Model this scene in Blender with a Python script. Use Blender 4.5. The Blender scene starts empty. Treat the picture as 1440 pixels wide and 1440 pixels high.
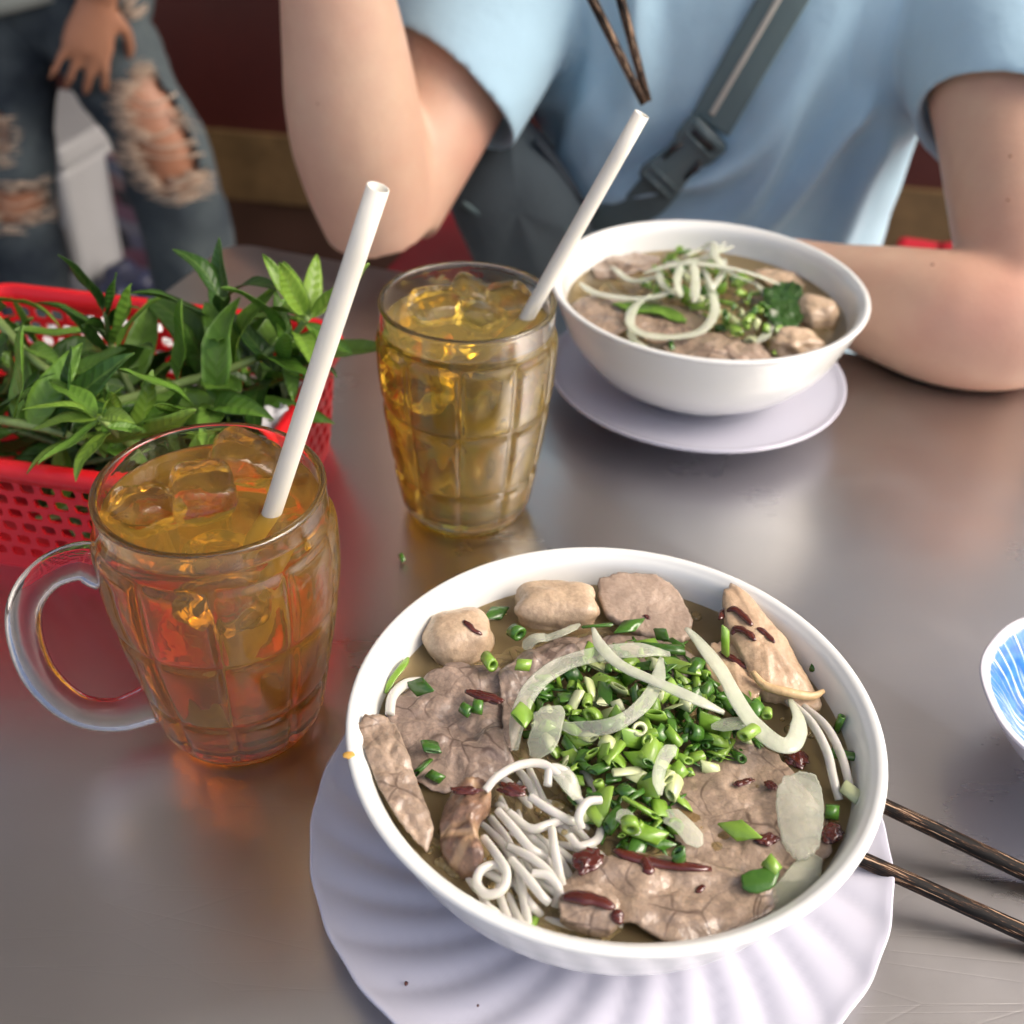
import bpy, bmesh, math, random
import numpy as np
from mathutils import Vector, Matrix, noise, Quaternion
from mathutils.bvhtree import BVHTree
R = math.radians
sc = bpy.context.scene
col = sc.collection
random.seed(7)

# ------------------------------------------------------------------ camera
F, PITCH, ROLL, CAMZ = 1625.25, .6463, .0409, .3991          # focal length in photo pixels (1440 wide)
fw = Vector((0, math.cos(PITCH), -math.sin(PITCH))); rt = Vector((1, 0, 0)); up = rt.cross(fw)
rt2 = math.cos(ROLL)*rt + math.sin(ROLL)*up; up2 = -math.sin(ROLL)*rt + math.cos(ROLL)*up
CAM = Vector((0, 0, CAMZ))
cd = bpy.data.cameras.new('camera'); cam = bpy.data.objects.new('camera', cd); col.objects.link(cam)
cam.matrix_world = Matrix(((rt2.x, up2.x, -fw.x, 0), (rt2.y, up2.y, -fw.y, 0), (rt2.z, up2.z, -fw.z, CAMZ), (0, 0, 0, 1)))
cd.sensor_width = 36; cd.lens = 36*F/1440; cd.clip_start = .02; cd.clip_end = 400
cd.dof.use_dof = True; cd.dof.focus_distance = .455; cd.dof.aperture_fstop = 8.5
sc.camera = cam
# ------------------------------------------------------------------ sky, sun, exposure
SUN_EL, SUN_AZ = R(46), R(98)          # azimuth measured from +y towards +x
w = bpy.data.worlds.new('World'); sc.world = w; w.use_nodes = True
nt = w.node_tree; bg = nt.nodes['Background']; bg.inputs[1].default_value = .15
sky = nt.nodes.new('ShaderNodeTexSky'); sky.sky_type = 'NISHITA'; sky.sun_disc = False
sky.sun_elevation = SUN_EL; sky.sun_rotation = SUN_AZ; sky.air_density = .6; sky.dust_density = 6.0; sky.ozone_density = .3
nt.links.new(sky.outputs[0], bg.inputs[0])
sd = bpy.data.lights.new('sun', 'SUN'); sd.energy = .85; sd.angle = R(42); sd.color = (1, .955, .89)
sun = bpy.data.objects.new('sun', sd); col.objects.link(sun)
dirv = Vector((math.sin(SUN_AZ)*math.cos(SUN_EL), math.cos(SUN_AZ)*math.cos(SUN_EL), math.sin(SUN_EL)))
sun.rotation_euler = (-dirv).to_track_quat('-Z', 'Y').to_euler()
sc.view_settings.view_transform = 'Standard'; sc.view_settings.look = 'None'
sc.view_settings.gamma = 1; sc.view_settings.use_curve_mapping = False
sc.view_settings.exposure = 1.0
sc.render.engine = 'CYCLES'
cy = sc.cycles
cy.max_bounces = 18; cy.transmission_bounces = 16; cy.glossy_bounces = 6; cy.diffuse_bounces = 4
cy.transparent_max_bounces = 12; cy.volume_bounces = 0; cy.use_denoising = True
cy.caustics_reflective = True; cy.caustics_refractive = True; cy.blur_glossy = .6; cy.sample_clamp_indirect = 6

# ------------------------------------------------------------------ helpers
def ray(px, py): return fw + rt2*((px-720)/F) - up2*((py-720)/F)
def at(px, py, z=0.): d = ray(px, py); return CAM + d*((z-CAMZ)/d.z)
def aty(px, py, y): d = ray(px, py); return CAM + d*(y/d.y)
def V(*a): return Vector(a)

def tag(o, label, cat, group=None, kind=None):
    if label: o['label'] = label
    if cat: o['category'] = cat
    if group: o['group'] = group
    if kind: o['kind'] = kind
    return o
def mk(name, vf, mat, parent=None, smooth=True, loc=None):
    me = vf if isinstance(vf, bpy.types.Mesh) else bpy.data.meshes.new(name)
    if me is not vf:
        vs, fs = vf
        if loc is not None: vs = [Vector(v)-Vector(loc) for v in vs]
        me.from_pydata([tuple(v) for v in vs], [], fs); me.update()
        if smooth: me.polygons.foreach_set('use_smooth', [True]*len(me.polygons))
    if mat: me.materials.clear(); me.materials.append(mat)
    o = bpy.data.objects.new(name, me); col.objects.link(o)
    if loc is not None: o.location = loc
    if parent:
        o.parent = parent; o.matrix_parent_inverse = Matrix.Translation(parent.location).inverted() if loc is None else Matrix()
        if loc is not None: o.location = Vector(loc)-parent.location
    return o
def mkr(name, vf, mat, **k):
    """link a mesh whose origin sits at its own centre"""
    vs = [Vector(v) for v in vf[0]]; c = sum(vs, Vector())/len(vs)
    return mk(name, (vs, vf[1]), mat, loc=c, **k)
def empty(name, loc=(0, 0, 0)):
    o = bpy.data.objects.new(name, None); col.objects.link(o); o.location = loc; o.empty_display_size = .02
    return o
def join(parts):
    vs, fs = [], []
    for v, f in parts:
        n = len(vs); vs += list(v); fs += [[i+n for i in q] for q in f]
    return vs, fs
def loft(rings, capa=True, capb=True, closed=True):
    n = len(rings[0]); vs = [Vector(p) for r in rings for p in r]; fs = []
    for i in range(len(rings)-1):
        for j in range(n if closed else n-1):
            k = (j+1) % n
            fs.append([i*n+j, i*n+k, (i+1)*n+k, (i+1)*n+j])
    for flag, b, rev in ((capa, 0, True), (capb, (len(rings)-1)*n, False)):
        if flag:
            c = sum((vs[b+j] for j in range(n)), Vector())/n; vs.append(c); m = len(vs)-1
            for j in range(n):
                k = (j+1) % n
                fs.append([m, b+k, b+j] if rev else [m, b+j, b+k])
    return vs, fs
def crom(pts, n):
    """Catmull-Rom resample of a list of vectors (any dimension packed as Vector)"""
    P = [Vector(p) for p in pts]; P = [2*P[0]-P[1]]+P+[2*P[-1]-P[-2]]; out = []; m = len(P)-3
    for i in range(n):
        t = i/(n-1)*m; k = min(int(t), m-1); t -= k
        a, b, c, d = P[k:k+4]
        out.append(.5*((2*b)+(c-a)*t+(2*a-5*b+4*c-d)*t*t+(3*b-a-3*c+d)*t*t*t))
    return out
def lerpl(l, n):
    out = []
    for i in range(n):
        t = i/(n-1)*(len(l)-1); k = min(int(t), len(l)-2); t -= k; out.append(l[k]*(1-t)+l[k+1]*t)
    return out
def frames(path, upv=None):
    T = [(path[min(i+1, len(path)-1)]-path[max(i-1, 0)]).normalized() for i in range(len(path))]
    u = Vector(upv) if upv is not None else (V(0, 0, 1) if abs(T[0].z) < .9 else V(1, 0, 0))
    N = []
    for t in T:
        u2 = u-t*u.dot(t)
        if u2.length < 1e-6: u2 = t.orthogonal()
        u2.normalize(); N.append(u2)
        if upv is None: u = u2
    return T, N, [t.cross(n) for t, n in zip(T, N)]
def tube(path, rad, n=10, cap=True, flat=1., upv=None, sq=0):
    """sweep: rad number or list; flat squeezes the thickness along the normal"""
    path = [Vector(p) for p in path]
    rad = [rad]*len(path) if not isinstance(rad, (list, tuple)) else lerpl(list(rad), len(path))
    T, N, B = frames(path, upv); rings = []
    for p, nn, b, r in zip(path, N, B, rad):
        ring = []
        for j in range(n):
            a = 2*math.pi*j/n; c, s = math.cos(a), math.sin(a)
            if sq: k = (abs(c)**sq+abs(s)**sq)**(-1/sq); c, s = c*k, s*k
            ring.append(p+b*(c*r)+nn*(s*r*flat))
        rings.append(ring)
    return loft(rings, cap, cap)
def lathe(prof, n=96, disp=None, cx=0, cy_=0, z0=0):
    vs, fs = [], []
    for k, (r, z) in enumerate(prof):
        for j in range(n):
            a = 2*math.pi*j/n; rr, zz = (r, z) if disp is None else disp(r, z, a, k)
            vs.append(V(cx+rr*math.cos(a), cy_+rr*math.sin(a), z0+zz))
    m = len(prof)
    for k in range(m-1):
        for j in range(n):
            q = (j+1) % n; fs.append([k*n+j, k*n+q, (k+1)*n+q, (k+1)*n+j])
    for b, rev in ((0, True), ((m-1)*n, False)):
        if prof[b//n][0] < 1e-3*5:
            f = list(range(b, b+n)); fs.append(f[::-1] if rev else f)
    return vs, fs
def smoothprof(pts, n):
    return [(max(v.x, .0), v.y) for v in crom([V(a, b, 0) for a, b in pts], n)]
def box(c, s, rz=0, rx=0):
    M = Matrix.Translation(c) @ Matrix.Rotation(rz, 4, 'Z') @ Matrix.Rotation(rx, 4, 'X')
    vs = [M @ V(s[0]/2*a, s[1]/2*b, s[2]/2*d) for a in (-1, 1) for b in (-1, 1) for d in (-1, 1)]
    return vs, [[0, 1, 3, 2], [4, 6, 7, 5], [0, 4, 5, 1], [2, 3, 7, 6], [0, 2, 6, 4], [1, 5, 7, 3]]
def bevel(o, wdt, seg=2):
    m = o.modifiers.new('bevel', 'BEVEL'); m.width = wdt; m.segments = seg; m.limit_method = 'ANGLE'; return o
def blob(c, s, rot=(0, 0, 0), amp=.08, freq=1.5, seed=0, sub=4, sq=0, amp2=.015, freq2=6):
    bm = bmesh.new(); bmesh.ops.create_icosphere(bm, subdivisions=sub, radius=1)
    M = Matrix.Translation(c) @ (Matrix.Rotation(rot[2], 4, 'Z') @ Matrix.Rotation(rot[1], 4, 'Y') @ Matrix.Rotation(rot[0], 4, 'X'))
    vs = []
    for v in bm.verts:
        d = v.co.normalized()
        k = 1+amp*noise.noise(d*freq+V(seed*7.3, seed*1.7, 0))+amp2*noise.noise(d*freq2+V(0, seed*3.1, 9))
        if sq: k *= (abs(d.x)**sq+abs(d.y)**sq+abs(d.z)**sq)**(-1/sq)
        vs.append(M @ V(d.x*s[0]*k, d.y*s[1]*k, d.z*s[2]*k))
    fs = [[v.index for v in f.verts] for f in bm.faces]; bm.free(); return vs, fs
def fuse(parts, voxel=.005, smooth=6, fac=.5):
    vs, fs = join(parts); me = bpy.data.meshes.new('fused'); me.from_pydata([tuple(v) for v in vs], [], fs)
    o = bpy.data.objects.new('fused', me); col.objects.link(o)
    m = o.modifiers.new('r', 'REMESH'); m.mode = 'VOXEL'; m.voxel_size = voxel
    if smooth: s = o.modifiers.new('s', 'SMOOTH'); s.iterations = smooth; s.factor = fac
    dg = bpy.context.evaluated_depsgraph_get(); r = bpy.data.meshes.new_from_object(o.evaluated_get(dg))
    bpy.data.objects.remove(o); bpy.data.meshes.remove(me)
    r.polygons.foreach_set('use_smooth', [True]*len(r.polygons)); return r
def bvh(me): return BVHTree.FromPolygons([v.co.copy() for v in me.vertices], [list(p.vertices) for p in me.polygons])

# ------------------------------------------------------------------ materials
class Mat:
    def __init__(s, name):
        s.m = bpy.data.materials.new(name); s.m.use_nodes = True; s.t = s.m.node_tree
        s.b = s.t.nodes['Principled BSDF']; s.out = s.t.nodes['Material Output']; s._c = None
    def n(s, typ, **k):
        nd = s.t.nodes.new(typ)
        for a, v in k.items():
            if a.startswith('i_'): nd.inputs[a[2:].replace('_', ' ')].default_value = v
            else: setattr(nd, a, v)
        return nd
    def l(s, a, b): s.t.links.new(a, b)
    def set(s, **k):
        for a, v in k.items(): s.b.inputs[a.replace('_', ' ')].default_value = v
        return s
    def co(s, kind='Object'):
        if s._c is None: s._c = s.n('ShaderNodeTexCoord')
        return s._c.outputs[kind]
    def mapping(s, scale=(1, 1, 1), rot=(0, 0, 0), kind='Object'):
        mp = s.n('ShaderNodeMapping'); s.l(s.co(kind), mp.inputs[0]); mp.inputs['Scale'].default_value = scale; mp.inputs['Rotation'].default_value = rot
        return mp.outputs[0]
    def noise(s, scale, detail=3, vec=None, rough=.55):
        nd = s.n('ShaderNodeTexNoise'); nd.inputs['Scale'].default_value = scale; nd.inputs['Detail'].default_value = detail; nd.inputs['Roughness'].default_value = rough
        s.l(vec if vec is not None else s.co(), nd.inputs['Vector']); return nd.outputs['Fac']
    def ramp(s, fac, stops):
        r = s.n('ShaderNodeValToRGB'); e = r.color_ramp.elements
        while len(e) < len(stops): e.new(.5)
        for x, (p, c) in zip(e, stops):
            x.position = p; x.color = tuple(c)+(1,) if not isinstance(c, (int, float)) else (c, c, c, 1)
        s.l(fac, r.inputs[0]); return r.outputs[0]
    def mix(s, fac, a, b, mode='MIX'):
        m = s.n('ShaderNodeMix', data_type='RGBA', blend_type=mode)
        for sock, v in ((m.inputs[0], fac), (m.inputs[6], a), (m.inputs[7], b)):
            if isinstance(v, (int, float)): sock.default_value = v
            elif isinstance(v, (tuple, list)): sock.default_value = tuple(v)+(1,)*(4-len(v))
            else: s.l(v, sock)
        return m.outputs[2]
    def math(s, op, a, b=0.):
        m = s.n('ShaderNodeMath', operation=op)
        for i, v in enumerate((a, b)):
            if isinstance(v, (int, float)): m.inputs[i].default_value = v
            else: s.l(v, m.inputs[i])
        return m.outputs[0]
    def bump(s, h, dist=.001, strength=1.):
        b = s.n('ShaderNodeBump'); b.inputs['Distance'].default_value = dist; b.inputs['Strength'].default_value = strength
        s.l(h, b.inputs['Height'])
        if s.b.inputs['Normal'].is_linked: s.l(s.b.inputs['Normal'].links[0].from_socket, b.inputs['Normal'])
        s.l(b.outputs[0], s.b.inputs['Normal']); return s
    def col(s, c): s.l(c, s.b.inputs['Base Color']); return s
    def rough(s, c): s.l(c, s.b.inputs['Roughness']); return s
def simple(name, c, rough=.5, var=.12, scale=30, bumpd=0, bscale=60, **k):
    m = Mat(name); m.set(Roughness=rough, **k); c = Vector(c)
    if var: m.col(m.ramp(m.noise(scale), [(.25, tuple(c*(1-var))), (.75, tuple(c*(1+var)))]))
    else: m.set(Base_Color=(*c, 1))
    if bumpd: m.bump(m.noise(bscale, 4), bumpd)
    return m.m

def m_steel():
    m = Mat('brushed_steel'); m.set(Metallic=1.)
    big = m.noise(6, 3); m.col(m.ramp(big, [(.3, (.56, .552, .55)), (.7, (.66, .652, .648))]))
    s1 = m.noise(1, 4, m.mapping((6, 300, 1), (0, 0, R(-17)))); s2 = m.noise(11, 5)
    m.rough(m.mix(.35, m.ramp(s2, [(.3, .23), (.72, .40)]), m.ramp(s1, [(.3, .28), (.7, .34)])))
    m.bump(m.noise(5, 1), .004, .3)
    for sc_, ro_, st in ((5, 28, 5.), (7, -52, 6.), (4, 83, 7.)):      # hairline scratches from use
        v = m.n('ShaderNodeTexVoronoi', feature='DISTANCE_TO_EDGE'); v.inputs['Scale'].default_value = sc_
        m.l(m.mapping((1, st, 1), (0, 0, R(ro_))), v.inputs['Vector']); m.bump(m.ramp(v.outputs[0], [(0., 0.), (.006, 1.)]), .00008, .3)
    return m.m
STEEL = m_steel()
def m_glass(name, c, ior=1.5, rough=0., absorb=None, bumpd=0, bs=40):
    m = Mat(name); m.set(Base_Color=(*c, 1), Roughness=rough, IOR=ior); m.b.inputs['Transmission Weight'].default_value = 1
    if bumpd: m.bump(m.noise(bs, 3), bumpd)
    if absorb:
        v = m.n('ShaderNodeVolumeAbsorption'); v.inputs[0].default_value = (*absorb[0], 1); v.inputs[1].default_value = absorb[1]
        m.l(v.outputs[0], m.out.inputs['Volume'])
    return m.m
GLASS = m_glass('mug_glass', (.98, .985, .975), 1.5, .045, None, .0003, 60)
GLASS_H = m_glass('handle_glass', (.98, .985, .975), 1.24, .05, None, .0003, 60)
TEA = m_glass('amber_tea', (1, 1, 1), 1.33, 0, ((.93, .71, .10), 30))
TEA2 = m_glass('golden_tea', (.88, .66, .20), 1.33, 0, ((.92, .79, .13), 22))
for t_, c_ in ((TEA, (.78, .50, .085, 1)), (TEA2, (.75, .59, .18, 1))): t_.node_tree.nodes['Principled BSDF'].inputs['Transmission Weight'].default_value = .82; t_.node_tree.nodes['Principled BSDF'].inputs['Base Color'].default_value = c_
ICE = m_glass('clear_ice', (.99, .995, 1), 1.31, .07, None, .0008, 90)
BROTH = m_glass('beef_broth', (1, .97, .9), 1.33, .0, ((.90, .78, .46), 14), .0009, 55)
BROTH.node_tree.nodes['Principled BSDF'].inputs['Transmission Weight'].default_value = .89; BROTH.node_tree.nodes['Principled BSDF'].inputs['Base Color'].default_value = (.74, .57, .31, 1)
_b = BROTH.node_tree; _n = _b.nodes.new('ShaderNodeTexNoise'); _n.inputs['Scale'].default_value = 230; _u = _b.nodes.new('ShaderNodeBump'); _u.inputs['Distance'].default_value = .00022
_c = _b.nodes.new('ShaderNodeTexCoord'); _b.links.new(_c.outputs['Object'], _n.inputs['Vector']); _b.links.new(_n.outputs['Fac'], _u.inputs['Height']); _p = _b.nodes['Principled BSDF'].inputs['Normal']; _b.links.new(_p.links[0].from_socket, _u.inputs['Normal']); _b.links.new(_u.outputs[0], _p)
PORC = Mat('white_melamine').set(Base_Color=(.75, .765, .73, 1), Roughness=.16).m
PORC.node_tree.nodes['Principled BSDF'].inputs['Coat Weight'].default_value = .3
LAV = simple('lavender_melamine', (.52, .52, .60), .2, .02, 20)
STRAW = Mat('straw_plastic').set(Base_Color=(.76, .735, .64, 1), Roughness=.4).m
STRAW.node_tree.nodes['Principled BSDF'].inputs['Subsurface Weight'].default_value = .6
STRAW.node_tree.nodes['Principled BSDF'].inputs['Subsurface Radius'].default_value = (.004, .004, .003)
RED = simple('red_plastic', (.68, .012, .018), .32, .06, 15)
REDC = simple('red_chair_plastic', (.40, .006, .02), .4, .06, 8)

def skin(name, c, blush):
    m = Mat(name); m.set(Roughness=.5)
    n1 = m.noise(7, 3); n2 = m.noise(60, 4)
    m.col(m.mix(m.ramp(n2, [(.35, 0.), (.8, .35)]), m.mix(m.ramp(n1, [(.35, 0.), (.7, 1.)]), c, blush), tuple(Vector(blush)*.86)))
    m.b.inputs['Subsurface Weight'].default_value = .15; m.b.inputs['Subsurface Radius'].default_value = (.012, .005, .003)
    m.bump(m.noise(320, 3), .0004, .5); m.bump(m.noise(45, 3), .0012, .35); return m.m
SKIN = skin('pale_skin', (.62, .425, .295), (.585, .315, .225))
SKIN2 = skin('tan_skin', (.42, .20, .115), (.38, .17, .095))
def m_cloth(name, c, var=.08, weave=900, wd=.0002):
    m = Mat(name); m.set(Roughness=.85); c = Vector(c); m.b.inputs['Sheen Weight'].default_value = .15
    m.col(m.ramp(m.noise(9, 4), [(.3, tuple(c*(1-var))), (.7, tuple(c*(1+var)))]))
    m.bump(m.noise(weave, 2), wd, .6); m.bump(m.noise(26, 3), .0035, .6); return m.m
SHIRT = m_cloth('light_blue_cotton', (.37, .56, .67))
PALE = m_cloth('pale_blue_lining', (.52, .60, .76))
BAGM = m_cloth('grey_nylon', (.055, .075, .085), .15, 500)
STRAPM = m_cloth('teal_grey_webbing', (.10, .15, .155), .1, 700)
STRIPE = m_cloth('beige_stripe', (.45, .44, .38), .05)
BUCK = simple('grey_buckle_plastic', (.075, .11, .115), .35, .05)
DARKCLOTH = m_cloth('dark_trousers', (.03, .032, .04))
HAIR = simple('dark_hair', (.02, .014, .01), .5)
GREYSHIRT = m_cloth('grey_green_shirt', (.30, .33, .29))
def m_denim():
    m = Mat('faded_denim'); m.set(Roughness=.9)
    a = m.ramp(m.noise(6, 3), [(.38, (.012, .022, .034)), (.62, (.085, .11, .115))])
    m.col(m.mix(m.ramp(m.noise(70, 3), [(.3, 0.), (.7, .5)]), a, (.045, .06, .075))); m.bump(m.noise(160, 3), .0006, .6); return m.m
DENIM = m_denim()
FRAY = simple('frayed_threads', (.52, .40, .30), .9, .15, 90, .0008, 200)
def m_wood():
    m = Mat('dark_palm_wood'); m.set(Roughness=.6); m.b.inputs['Specular IOR Level'].default_value = .22
    g = m.noise(1, 4, m.mapping((850, 850, 42)), .75)
    m.col(m.ramp(g, [(.47, (.004, .003, .002)), (.53, (.014, .008, .005)), (.57, (.11, .05, .022)), (.62, (.46, .32, .21))]))
    m.rough(m.ramp(g, [(.4, .5), (.7, .7)])); m.bump(g, .0005, .6); return m.m
WOOD = m_wood()
def m_meat(name, c1, c2, vein, vs=150, vw=.06, wet=.5, bd=.0007, stretch=(1, 1, 1.), contrast=1.):
    m = Mat(name); m.set(Roughness=.45); c1, c2 = Vector(c1), Vector(c2)
    m.b.inputs['Coat Weight'].default_value = wet; m.b.inputs['Coat Roughness'].default_value = .03; m.b.inputs['Coat IOR'].default_value = 1.42
    m.b.inputs['Subsurface Weight'].default_value = .1; m.b.inputs['Subsurface Radius'].default_value = (.003, .0015, .001)
    mp = m.mapping(stretch)
    warp = m.n('ShaderNodeTexNoise'); warp.inputs['Scale'].default_value = 45; warp.inputs['Detail'].default_value = 1; m.l(mp, warp.inputs['Vector'])
    ad = m.n('ShaderNodeMix', data_type='VECTOR'); ad.inputs[0].default_value = .025; m.l(mp, ad.inputs[4]); m.l(warp.outputs['Color'], ad.inputs[5])
    def vor(feature, sc_):
        v = m.n('ShaderNodeTexVoronoi', feature=feature); v.inputs['Scale'].default_value = sc_; m.l(ad.outputs[1], v.inputs['Vector']); return v
    v, v2, v3 = vor('DISTANCE_TO_EDGE', vs), vor('F1', vs), vor('DISTANCE_TO_EDGE', vs*4.5)
    base = m.mix(m.ramp(m.noise(42, 6, None, .68), [(.36, 0.), (.64, 1.)]), tuple(c1*1.12), tuple(c2*.86))
    sep = m.n('ShaderNodeSeparateColor'); m.l(v2.outputs['Color'], sep.inputs[0])
    base = m.mix(m.math('MULTIPLY', sep.outputs[0], .45*contrast), base, tuple(c2*.9))
    # muscle fibre ends: fine grain inside each bundle, pale connective flecks
    grain = m.ramp(v3.outputs[0], [(0., 1.), (.10, 0.)]); base = m.mix(m.math('MULTIPLY', grain, .30*contrast), base, tuple(c2*.55))
    fine = m.noise(700, 4); base = m.mix(m.ramp(fine, [(.42, 0.), (.70, .5)]), base, tuple(c2*.7))
    base = m.mix(m.ramp(m.noise(260, 4), [(.54, 0.), (.70, .55*contrast)]), base, tuple(c1*1.4))
    ln = m.math('MULTIPLY', m.ramp(v.outputs[0], [(0., 1.), (vw*.45, .8), (vw, 0.)]), m.ramp(m.noise(48, 2), [(.42, .08), (.60, .9)]))
    m.col(m.mix(ln, base, vein))
    m.bump(m.ramp(v.outputs[0], [(0., 0.), (.14, 1.)]), bd, .55); m.bump(v3.outputs[0], bd*.5, .5); m.bump(m.noise(420, 4), .0006, .7); m.bump(m.noise(95, 2), .0009, .5)
    m.l(m.b.inputs['Normal'].links[0].from_socket, m.b.inputs['Coat Normal'])
    return m.m
BEEF = m_meat('cooked_beef', (.40, .295, .205), (.285, .205, .148), (.10, .062, .042), 66, .04, .8, .00012)
BEEFR = m_meat('greyish_beef', (.37, .275, .21), (.235, .17, .132), (.09, .055, .042), 80, .045, .8, .00014)
BROWN = m_meat('brown_brisket', (.26, .145, .085), (.13, .07, .045), (.46, .30, .17), 60, .12, .6, .0006, (1, 1, .5))
PORK = m_meat('boiled_pork', (.56, .42, .275), (.47, .335, .22), (.40, .28, .19), 26, .004, .3, .0001, (1, 1, 1), .4)
SLICE = m_meat('pork_roll', (.45, .34, .255), (.39, .285, .21), (.30, .20, .14), 130, .01, .3, .0001, (1, 1, 1), .35)
CHICK = m_meat('chicken_meat', (.58, .42, .27), (.50, .34, .21), (.46, .31, .19), 30, .01, .5, .0001, (1, 1, 1), .4)
SAUCE = simple('dark_red_sauce', (.075, .012, .007), .12, .3, 200)
SAUCE.node_tree.nodes['Principled BSDF'].inputs['Coat Weight'].default_value = .6
def m_veg(name, c1, c2, sc_=120, rough=.25, tr=0., stretch=(1, 1, 1), sss=.1, bd=.0003):
    m = Mat(name); m.set(Roughness=rough)
    oi = m.n('ShaderNodeObjectInfo')
    b = m.mix(oi.outputs['Random'], c1, c2)
    b = m.mix(m.ramp(m.noise(sc_, 3, m.mapping(stretch)), [(.35, 0.), (.7, .5)]), b, tuple(Vector(c2)*.8))
    m.col(b); m.b.inputs['Transmission Weight'].default_value = tr; m.b.inputs['Coat Weight'].default_value = .35; m.b.inputs['Coat Roughness'].default_value = .1
    m.b.inputs['Subsurface Weight'].default_value = sss; m.b.inputs['Subsurface Radius'].default_value = (.003, .004, .002)
    m.bump(m.noise(sc_*3, 3, m.mapping(stretch)), bd); return m.m
SC_D = m_veg('scallion_dark', (.034, .11, .014), (.075, .20, .02))
SC_L = m_veg('scallion_bright', (.15, .31, .025), (.29, .46, .07))
SC_W = m_veg('scallion_pale', (.52, .60, .22), (.62, .66, .42))
ONION = m_veg('onion_flesh', (.72, .75, .62), (.64, .68, .52), 160, .16, 0., (1, 1, 1), .1, .0004)
ONION_O = m_veg('opaque_onion', (.76, .79, .64), (.70, .74, .57), 160, .2, 0., (1, 1, 1), .2, .0004)
NOOD = m_veg('rice_noodle', (.82, .80, .73), (.77, .75, .67), 60, .16, 0., (1, 1, 1), .3, .0002)
def milky(m, k):
    nt_ = m.node_tree; b_ = nt_.nodes['Principled BSDF']; o_ = nt_.nodes['Material Output']; tr_ = nt_.nodes.new('ShaderNodeBsdfTransparent'); mx = nt_.nodes.new('ShaderNodeMixShader'); lw = nt_.nodes.new('ShaderNodeLayerWeight')
    lw.inputs[0].default_value = .35; mr = nt_.nodes.new('ShaderNodeMapRange'); mr.inputs[3].default_value = k; mr.inputs[4].default_value = k*.25
    nt_.links.new(lw.outputs['Facing'], mr.inputs[0]); nt_.links.new(mr.outputs[0], mx.inputs[0]); nt_.links.new(b_.outputs[0], mx.inputs[1]); nt_.links.new(tr_.outputs[0], mx.inputs[2]); nt_.links.new(mx.outputs[0], o_.inputs[0]); return m
milky(ONION, .80); milky(ONION_O, .52); milky(NOOD, .36)
def m_leaf(name, c1, c2):
    m = Mat(name); m.set(Roughness=.38)
    oi = m.n('ShaderNodeObjectInfo'); b = m.mix(oi.outputs['Random'], c1, c2)
    x = m.n('ShaderNodeSeparateXYZ'); m.l(m.co(), x.inputs[0])
    ay = m.math('ABSOLUTE', x.outputs[1]); mid = m.ramp(m.math('MULTIPLY', ay, 400.), [(0., 1.), (.35, 0.)])
    # side veins: stripes slanting off the midrib
    st = m.math('SINE', m.math('MULTIPLY', m.math('SUBTRACT', x.outputs[0], m.math('MULTIPLY', ay, .9)), 1300.))
    vein = m.ramp(st, [(.86, 0.), (1., .35)])
    b = m.mix(vein, b, tuple(Vector(c2)*1.35)); b = m.mix(m.math('MULTIPLY', mid, .7), b, (.17, .30, .06))
    b = m.mix(m.ramp(m.noise(120, 3), [(.4, 0.), (.7, .35)]), b, tuple(Vector(c1)*.7))
    m.col(b); m.bump(st, .0002, .5); m.bump(m.noise(250, 2), .0004, .4)
    tl = m.n('ShaderNodeBsdfTranslucent'); m.l(b, tl.inputs[0]); mx = m.n('ShaderNodeMixShader'); mx.inputs[0].default_value = .25
    m.l(m.b.outputs[0], mx.inputs[1]); m.l(tl.outputs[0], mx.inputs[2]); m.l(mx.outputs[0], m.out.inputs[0]); return m.m
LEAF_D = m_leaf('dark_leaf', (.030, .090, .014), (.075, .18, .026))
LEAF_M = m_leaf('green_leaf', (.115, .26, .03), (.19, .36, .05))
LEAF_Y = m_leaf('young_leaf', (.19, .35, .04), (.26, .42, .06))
STEM = simple('herb_stem', (.23, .33, .10), .45, .2, 60)
WALL = simple('maroon_paint', (.075, .014, .010), .45, .15, 4, .001, 60)
TAN = simple('tan_tile', (.17, .105, .045), .4, .3, 14)
FLOORM = simple('dark_floor_tile', (.028, .014, .012), .3, .3, 5)
PAVE = simple('pale_bounce_concrete', (.36, .34, .31), .9, .1, 2)
CREAM = simple('cream_bounce_paint', (.62, .605, .58), .7, .06, 3)
CEIL = simple('ceiling_paint', (.74, .73, .72), .8, .06, 3)
WHITEBOX = simple('white_box_plastic', (.38, .385, .39), .5, .05, 9)
BLACKP = simple('black_plastic', (.012, .012, .012), .4, 0)
PAPER = simple('white_tissue', (.78, .78, .78), .9, .04, 40, .0008, 80)

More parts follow.
